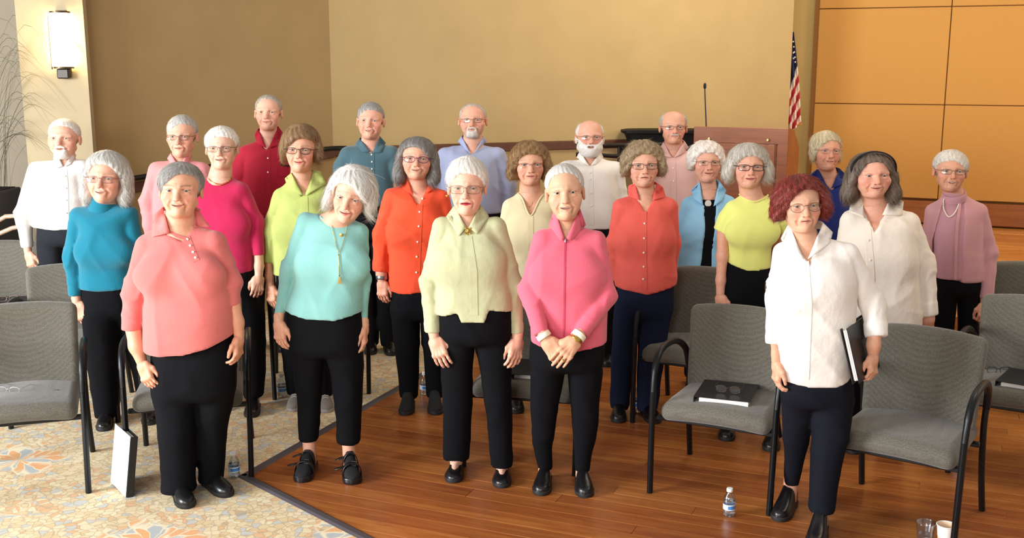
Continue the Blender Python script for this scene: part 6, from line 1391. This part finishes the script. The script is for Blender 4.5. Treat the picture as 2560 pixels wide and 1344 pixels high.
p = person(dict(Y=4.52, head=(2010, 447, 578, 93), turn=(-2, 1, -4), neck=(2013, 596, 37), label='woman with dark red hair in a white shirt holding a black binder', skin='DDA88C', q=1.0,
    rows=[(634, 1962, 2120), (690, 1934, 2138), (760, 1926, 2140), (840, 1930, 2132), (965, 1942, 2124)], hem=[(1915, 932), (1950, 942), (2010, 953), (2080, 953), (2126, 938), (2230, 928)], neckline=[(1972, 540), (1976, 596), (2012, 653), (2048, 592), (2054, 540)],
    al=dict(j=[(1958, 632, 30), (1940, 750, 25, .0), (1932, 859, 17, -.03)], bare=[(1937, 850, 12, -.03), (1941, 885, 11, -.03)], w=(1942, 902, -.03), tip=(1941, 968, -.04), rot=5, curl=.35, band=.04), ar=dict(j=[(2124, 634, 31), (2184, 765, 30, .0), (2191, 842, 26, -.05)], bare=[(2186, 834, 18, -.05), (2184, 862, 16, -.06)], w=(2183, 884, -.06), tip=(2180, 962, -.10), rot=40, curl=.75, band=.06),
    bust=(720, 44, 48, .07), top=('shirt', 'white_shirting', 'F2ECE6'), wrinkle=.0035, face=dict(smile=-.15, browm=.25, brow='A2714F', iris='5E5040', age=1.3, wattle=.6, lip='B9716A', nosew=1.1), hair=bob(col='8A3830', col2='5C2420', side=.024, top=.018, back=.035, hole=(.004, .086, .063, .104, -.2), lobes=[(.086, .012, .110, .028, .055, .055), (.082, .014, .070, .027, .05, .038)], cut=(.038, .0), amp=.004, wave=.005, len=.032, lift=.22, jit=.4, n=2400),
    glasses=dict(kind='round', col='6A5248', h=.0205, w=.0245, r=.001, sep=.0335), pelvis=[(920, 1950, 2130), (960, 1951, 2136), (1020, 1954, 2135)], legs=dict(l=[(980, 1951, 2050), (1100, 1970, 2042), (1180, 1982, 2034), (1255, 1990, 2028)], r=[(980, 2026, 2135), (1060, 2028, 2127), (1160, 2022, 2102), (1230, 2018, 2088), (1268, 2014, 2080)]), bottom=('dark_navy_trousers', '14151E', 'trouser'), toes=[(1944, 1304, -52, 'boot'), (2036, 1372, -3, 'boot')]))
wm = MATS['white_shirting']
shirt_bits(p, wm, ((1972, 562), (2008, 646), (1968, 622), (1954, 600)), ((2056, 556), (2018, 646), (2074, 606), (2080, 580)), strip=[(2012, 653), (2020, 760), (2012, 948)], w=20)
# ================================================================== chairs and small things
CH = {}
def ch(key, label, *a, **k): CH[key] = place_chair(label, *a, **k)
ch('front_left', 'grey chair at the front left, eyeglasses with a beaded chain on its seat', 'fr', (222, 1228), 'rr', (232, 1130))
LA = CH['front_left'][2]
ch('coral', 'grey chair directly behind the salmon coral polo sweater', 'fl', (349, 1214), 'fr', (606, 1194))
ch('left2', 'grey chair behind the front left chair, before the turquoise sweater', 'tl', (78, 660), ang=LA*.6)
ch('left3', 'grey chair at the left edge holding a binder and eyeglasses', 'tr', (104, 598), ang=.12)
ch('lime', 'grey chair behind the leaning woman in aqua', 'fl', (703, 997), 'fr', (907, 984))
ch('pink', 'grey chair with a binder behind the pale green blouse and pink fleece', 'fl', (1176, 1166), 'fr', (1419, 1186))
ch('right_mid', 'grey chair with binder and eyeglasses left of the red-haired woman', 'fl', (1645, 1234), 'fr', (1900, 1282))
RA = CH['right_mid'][2]
ch('mid', 'empty grey chair in front of the light blue shirt', 'tl', (1688, 658), ang=RA)
ch('right_front', 'grey chair at the front right beside the binder-holding woman', 'fl', (2066, 1315), 'fr', (2354, 1387))
ch('right2', 'grey chair at the right edge with an open black binder on it', 'fl', (2406, 1186), 'fr', (2649, 1231))
ch('right3', 'grey chair at the upper right behind the mauve cardigan arm', 'tl', (2482, 646), ang=RA)
M_BIND = mat('binder_black', '1A1A1D', rough=.4); M_PAPER = mat('paper', 'E8E4DC', rough=.8, noise=(40, .05)); M_CLEAR = mat('binder_clear_cover', 'D9E2E4', rough=.2)
def binder(label, mtx, W=.27, H=.30, T=.03, cover=None, open_=0.0, back=None):
    """lies flat: spine along -x, covers in x-y, thickness z"""
    o = empty('binder', (0, 0, 0), 0, label, 'binder', None); o.matrix_world = mtx
    b = MB(); b.box((0, 0, .0015), (W, H, .003), bev=.001); b.build('back_cover', back or M_BIND, o)
    b = MB(); b.box((0, 0, 0), (W, H, .003), bev=.001); c = b.build('front_cover', cover or M_BIND, o); c.location = (0, 0, T+.0015); c.rotation_euler = (0, -open_, 0)
    b = MB(); b.box((-W/2+.0015, 0, T/2+.0015), (.003, H, T+.003), bev=.001); b.build('spine', M_BIND, o)
    b = MB()
    for i in range(6): b.box((.006+.001*(i % 2), .001*(i % 3), .005+i*(T-.008)/6+.001), (W-.035-.002*(i % 3), H-.022-.002*(i % 2), (T-.008)/6.6))
    b.build('pages', M_PAPER, o)
    b = MB()
    for y in (-.09, 0, .09): b.tube([(-W/2+.02+.011*math.cos(a), y, T/2+.011*math.sin(a)) for a in np.linspace(0, 2*math.pi, 13)[:-1]], .0014, 6, closed=True)
    b.build('rings', MATS['silver'], o, smooth='all'); return o
def on_seat(key, x, y, rz, h=.0):
    o, c, a = CH[key]; z = .456+h; return Matrix.Translation((c[0]+math.cos(a)*x-math.sin(a)*y, c[1]+math.sin(a)*x+math.cos(a)*y, z)) @ Matrix.Rotation(a+rz, 4, 'Z')
binder('black binder with white pages on the chair left of the red-haired woman', on_seat('right_mid', .0, -.03, .12))
binder('black binder lying on the chair at the right edge', on_seat('right2', .03, -.05, -.1))
binder('black binder on the chair between pale green blouse and pink fleece', on_seat('pink', .06, -.05, .05))
binder('black binder on the left edge chair under a pair of eyeglasses', on_seat('left3', .10, -.04, .05))
binder('grey binder on the upper right chair below the mauve sleeve', on_seat('right3', -.12, -.06, -.4), W=.22, H=.28, T=.02, cover=mat('binder_grey', '6A645E', rough=.6))
def frame_mtx(o, ex, ey, ez):
    ex, ez = Vector(ex).normalized(), Vector(ez); ez = (ez-ex*ez.dot(ex)).normalized(); ey = ez.cross(ex)
    return Matrix.Translation(o) @ Matrix((ex, ey, ez)).transposed().to_4x4()
# binder standing on the carpet, leaning on the chair leg
p0, p1 = GP(278, 1207), GP(316, 1247); ed_ = (p1-p0)/np.linalg.norm(p1-p0); upv = np.array([.07, .14, .98])
up_ = upv/np.linalg.norm(upv); nrm_ = np.cross(ed_, up_)
W_, H_ = .27, .30
cc = p0*.5+p1*.5+up_*H_/2+np.array([0, 0, .004])
binder('clear-fronted black binder standing on the carpet against a chair leg', frame_mtx(cc-np.array([0, 0, 0]), -ed_, up_, np.cross(-ed_, up_)), W=.25, H=.30, T=.034, back=M_CLEAR)
# binder under the arm of the red-haired woman
a0 = PT(2104, 826, 4.37); a1 = PT(2162, 786, 4.60); a2 = PT(2142, 958, 4.37)
exv = a1-a0; exv = exv/np.linalg.norm(exv); dn_ = (a2-a0)/np.linalg.norm(a2-a0); Hh = np.linalg.norm(a2-a0)
ctr = (a1+a2)/2
binder('black binder held upright under the arm of the red-haired woman', frame_mtx(ctr+np.cross(exv, -dn_)*.014, -exv, -dn_, np.cross(-exv, -dn_)), W=.27, H=Hh, T=.028)
def specs(label, mtx, col='8A8078', open_=True, chain=None):
    o = empty('eyeglasses', (0, 0, 0), 0, label, 'eyeglasses'); o.matrix_world = mtx; m = mat('specs_'+col, col, rough=.3, metal=.7); b = MB()
    for s in (-1, 1):
        n = 20; b.tube([(s*.033+.025*abs(math.cos(a))**.8*math.copysign(1, math.cos(a)), 0, .019+.017*abs(math.sin(a))**.8*math.copysign(1, math.sin(a))) for a in np.linspace(0, 2*math.pi, n+1)[:-1]], .0013, 6, closed=True)
        b.tube([(s*.059, 0, .027), (s*.066, .012, .028), (s*.064, .10, .022), (s*.060, .135, .004)], .0013, 6)
    b.tube([(-.009, 0, .024), (0, -.003, .028), (.009, 0, .024)], .0013, 6); b.build('frame', m, o, smooth='all')
    for s in (-1, 1):
        b = MB(); pts = [(s*.033+.0245*math.cos(a), 0, .019+.0165*math.sin(a)) for a in np.linspace(0, 2*math.pi, 17)[:-1]]
        b.add([(s*.033, -.001, .019)]+pts, [(0, 1+k, 1+(k+1) % 16) for k in range(16)]); b.build('lens', M_LENS, o, smooth='all')
    if chain:
        b = MB()
        for q in spline(chain, 7): b.lathe([(.0003, -.0035), (.0028, -.0015), (.0028, .0015), (.0003, .0035)], q, 6, cap0=False, cap1=False)
        b.build('bead_chain', M_BLACK, o, smooth='all')
    return o
specs('eyeglasses resting on the black binder left of the red-haired woman', on_seat('right_mid', .02, -.08, .1, .0355), '5A4A44')
specs('eyeglasses with black beaded chain on the front left chair seat', on_seat('front_left', -.06, -.02, -.4, .0), 'D9D4CC', chain=[(.06, .02, .006), (.10, .04, .004), (.14, .03, .004), (.18, .06, .004), (.22, .07, .004)])
specs('pale eyeglasses on the binder at the left edge', on_seat('left3', .10, -.06, .3, .0355), 'C9A596')
specs('dark eyeglasses beside the binder on the right edge chair', on_seat('right2', -.14, .08, .5, .0), '1E1B1C')
# water bottles
M_PET = None
def pet():
    m = bpy.data.materials.new('clear_plastic'); m.use_nodes = True; nt = m.node_tree; nt.nodes.clear()
    t = N(nt, 'ShaderNodeBsdfTransparent'); t.inputs[0].default_value = (.90, .94, .97, 1); g = N(nt, 'ShaderNodeBsdfGlossy'); g.inputs['Roughness'].default_value = .08
    lw = N(nt, 'ShaderNodeLayerWeight', inp={0: .35}).outputs['Facing']; f_ = N(nt, 'ShaderNodeMapRange', inp={0: lw, 1: 0.0, 2: 1.0, 3: .10, 4: .65}).outputs[0]
    N(nt, 'ShaderNodeOutputMaterial', inp={0: N(nt, 'ShaderNodeMixShader', inp={0: f_, 1: t.outputs[0], 2: g.outputs[0]}).outputs[0]}); return m
M_PET = pet()
def label_mat():
    m, nt, b = base('bottle_label'); tc = N(nt, 'ShaderNodeTexCoord').outputs['Generated']; s = N(nt, 'ShaderNodeSeparateXYZ', inp={0: tc})
    c = MIX(nt, M_(nt, 'GREATER_THAN', s.outputs[2], .80), lin('4F8BD0'), lin('EDF2F6')); c = MIX(nt, M_(nt, 'LESS_THAN', s.outputs[2], .15), c, lin('EDF2F6'))
    c = MIX(nt, M_(nt, 'LESS_THAN', s.outputs[0], .30), c, lin('D7E6F2')); nt.links.new(c, b.inputs['Base Color']); b.inputs['Roughness'].default_value = .3; return m
M_LABEL = label_mat()
BOT = []
def bottle(px, py, label, h=.135):
    g_ = GP(px, py); s = h/.135
    if BOT:
        o = copy_tree(BOT[0])
    else:
        o = empty('water_bottle'); b = MB(); V = []
        prof = [(.018, .002), (.026, .004), (.0285, .012), (.028, .03), (.0275, .034), (.0275, .062), (.0285, .066), (.0288, .082), (.024, .098), (.014, .112), (.0125, .118), (.0125, .122)]
        n = 30; 
        for r, z in prof:
            for k in range(n):
                a = 2*math.pi*k/n; rr = r*(1+.06*math.cos(5*a)*(z < .02)+.015*math.cos(10*a)*(.07 < z < .1)); V.append((rr*math.cos(a), rr*math.sin(a), z+.004*(z < .003)*(math.cos(5*a) < 0)))
        b.add(V, [(i*n+k, i*n+(k+1) % n, (i+1)*n+(k+1) % n, (i+1)*n+k) for i in range(len(prof)-1) for k in range(n)]+[tuple(range(n))[::-1]]); b.build('bottle_body', M_PET, o, smooth='all')
        b = MB(); b.lathe([(.024, .006), (.0262, .012), (.0255, .05), (.0262, .075)], n=24); b.build('water', mat('water', 'F2FAFF', rough=.02, trans=.95), o, smooth=True)
        b = MB(); b.lathe([(.0282, .035), (.0282, .061)], n=28, cap0=False, cap1=False); b.build('label_band', M_LABEL, o, smooth='all')
        b = MB(); b.lathe([(.0142, .119), (.0146, .122), (.0146, .132), (.0136, .135)], n=24); b.build('cap', mat('cap_white', 'F3F3F2', rough=.4), o, smooth=True)
        children_map[o] = children(o); BOT.append(o)
    o.location = g_; o.scale = (s, s, s); tag(o, label, 'bottle', 'small water bottles on the floor')
bottle(1822, 1288, 'small water bottle in the open on the wood floor at the front')
bottle(586, 1192, 'small water bottle on the carpet beside the front chair leg')
bottle(1062, 986, 'small water bottle between the feet of the orange shirted woman', .15)
bottle(1592, 1030, 'small water bottle behind the feet in navy trousers', .16)
bottle(706, 992, 'small water bottle on the carpet behind a chair leg near the sneakers', .15)
bottle(2398, 1160, 'small water bottle behind the rear leg of the front right chair')
# cups at the bottom right
g_ = GP(2311, 1358); o = empty('plastic_cup', g_, 0, 'clear plastic cup on the wood floor at the bottom right', 'cup')
b = MB(); pr_ = [(.030, .002), (.031, .004), (.040, .095), (.042, .097), (.042, .100), (.0385, .098), (.0300, .006)]; b.lathe(pr_, n=28, cap0=True, cap1=True); b.build('cup_body', M_PET, o, smooth='all')
b = MB(); b.lathe([(.0295, .007), (.033, .045)], n=24); b.build('water', MATS['water'], o, smooth=True)
g_ = GP(2362, 1366); o = empty('paper_cup', g_, 0, 'white and orange paper cup on the floor by the front right chair leg', 'cup')
b = MB(); b.lathe([(.028, .0), (.040, .102), (.0385, .102), (.027, .004)], n=28, cap0=True, cap1=True); b.build('cup_body', mat('paper_cup', 'E9C8A8', rough=.6), o, smooth='all')
b = MB(); b.tube([(.040*math.cos(a), .040*math.sin(a), .102) for a in np.linspace(0, 2*math.pi, 29)[:-1]], .0022, 6, closed=True); b.build('rim', mat('cup_rim_white', 'F4EFE6', rough=.5), o, smooth='all')
b = MB(); b.lathe([(.0345, .052), (.0398, .0985)], n=28, cap0=False, cap1=False); b.build('band', mat('cup_white', 'F4EFE6', rough=.6), o, smooth='all')
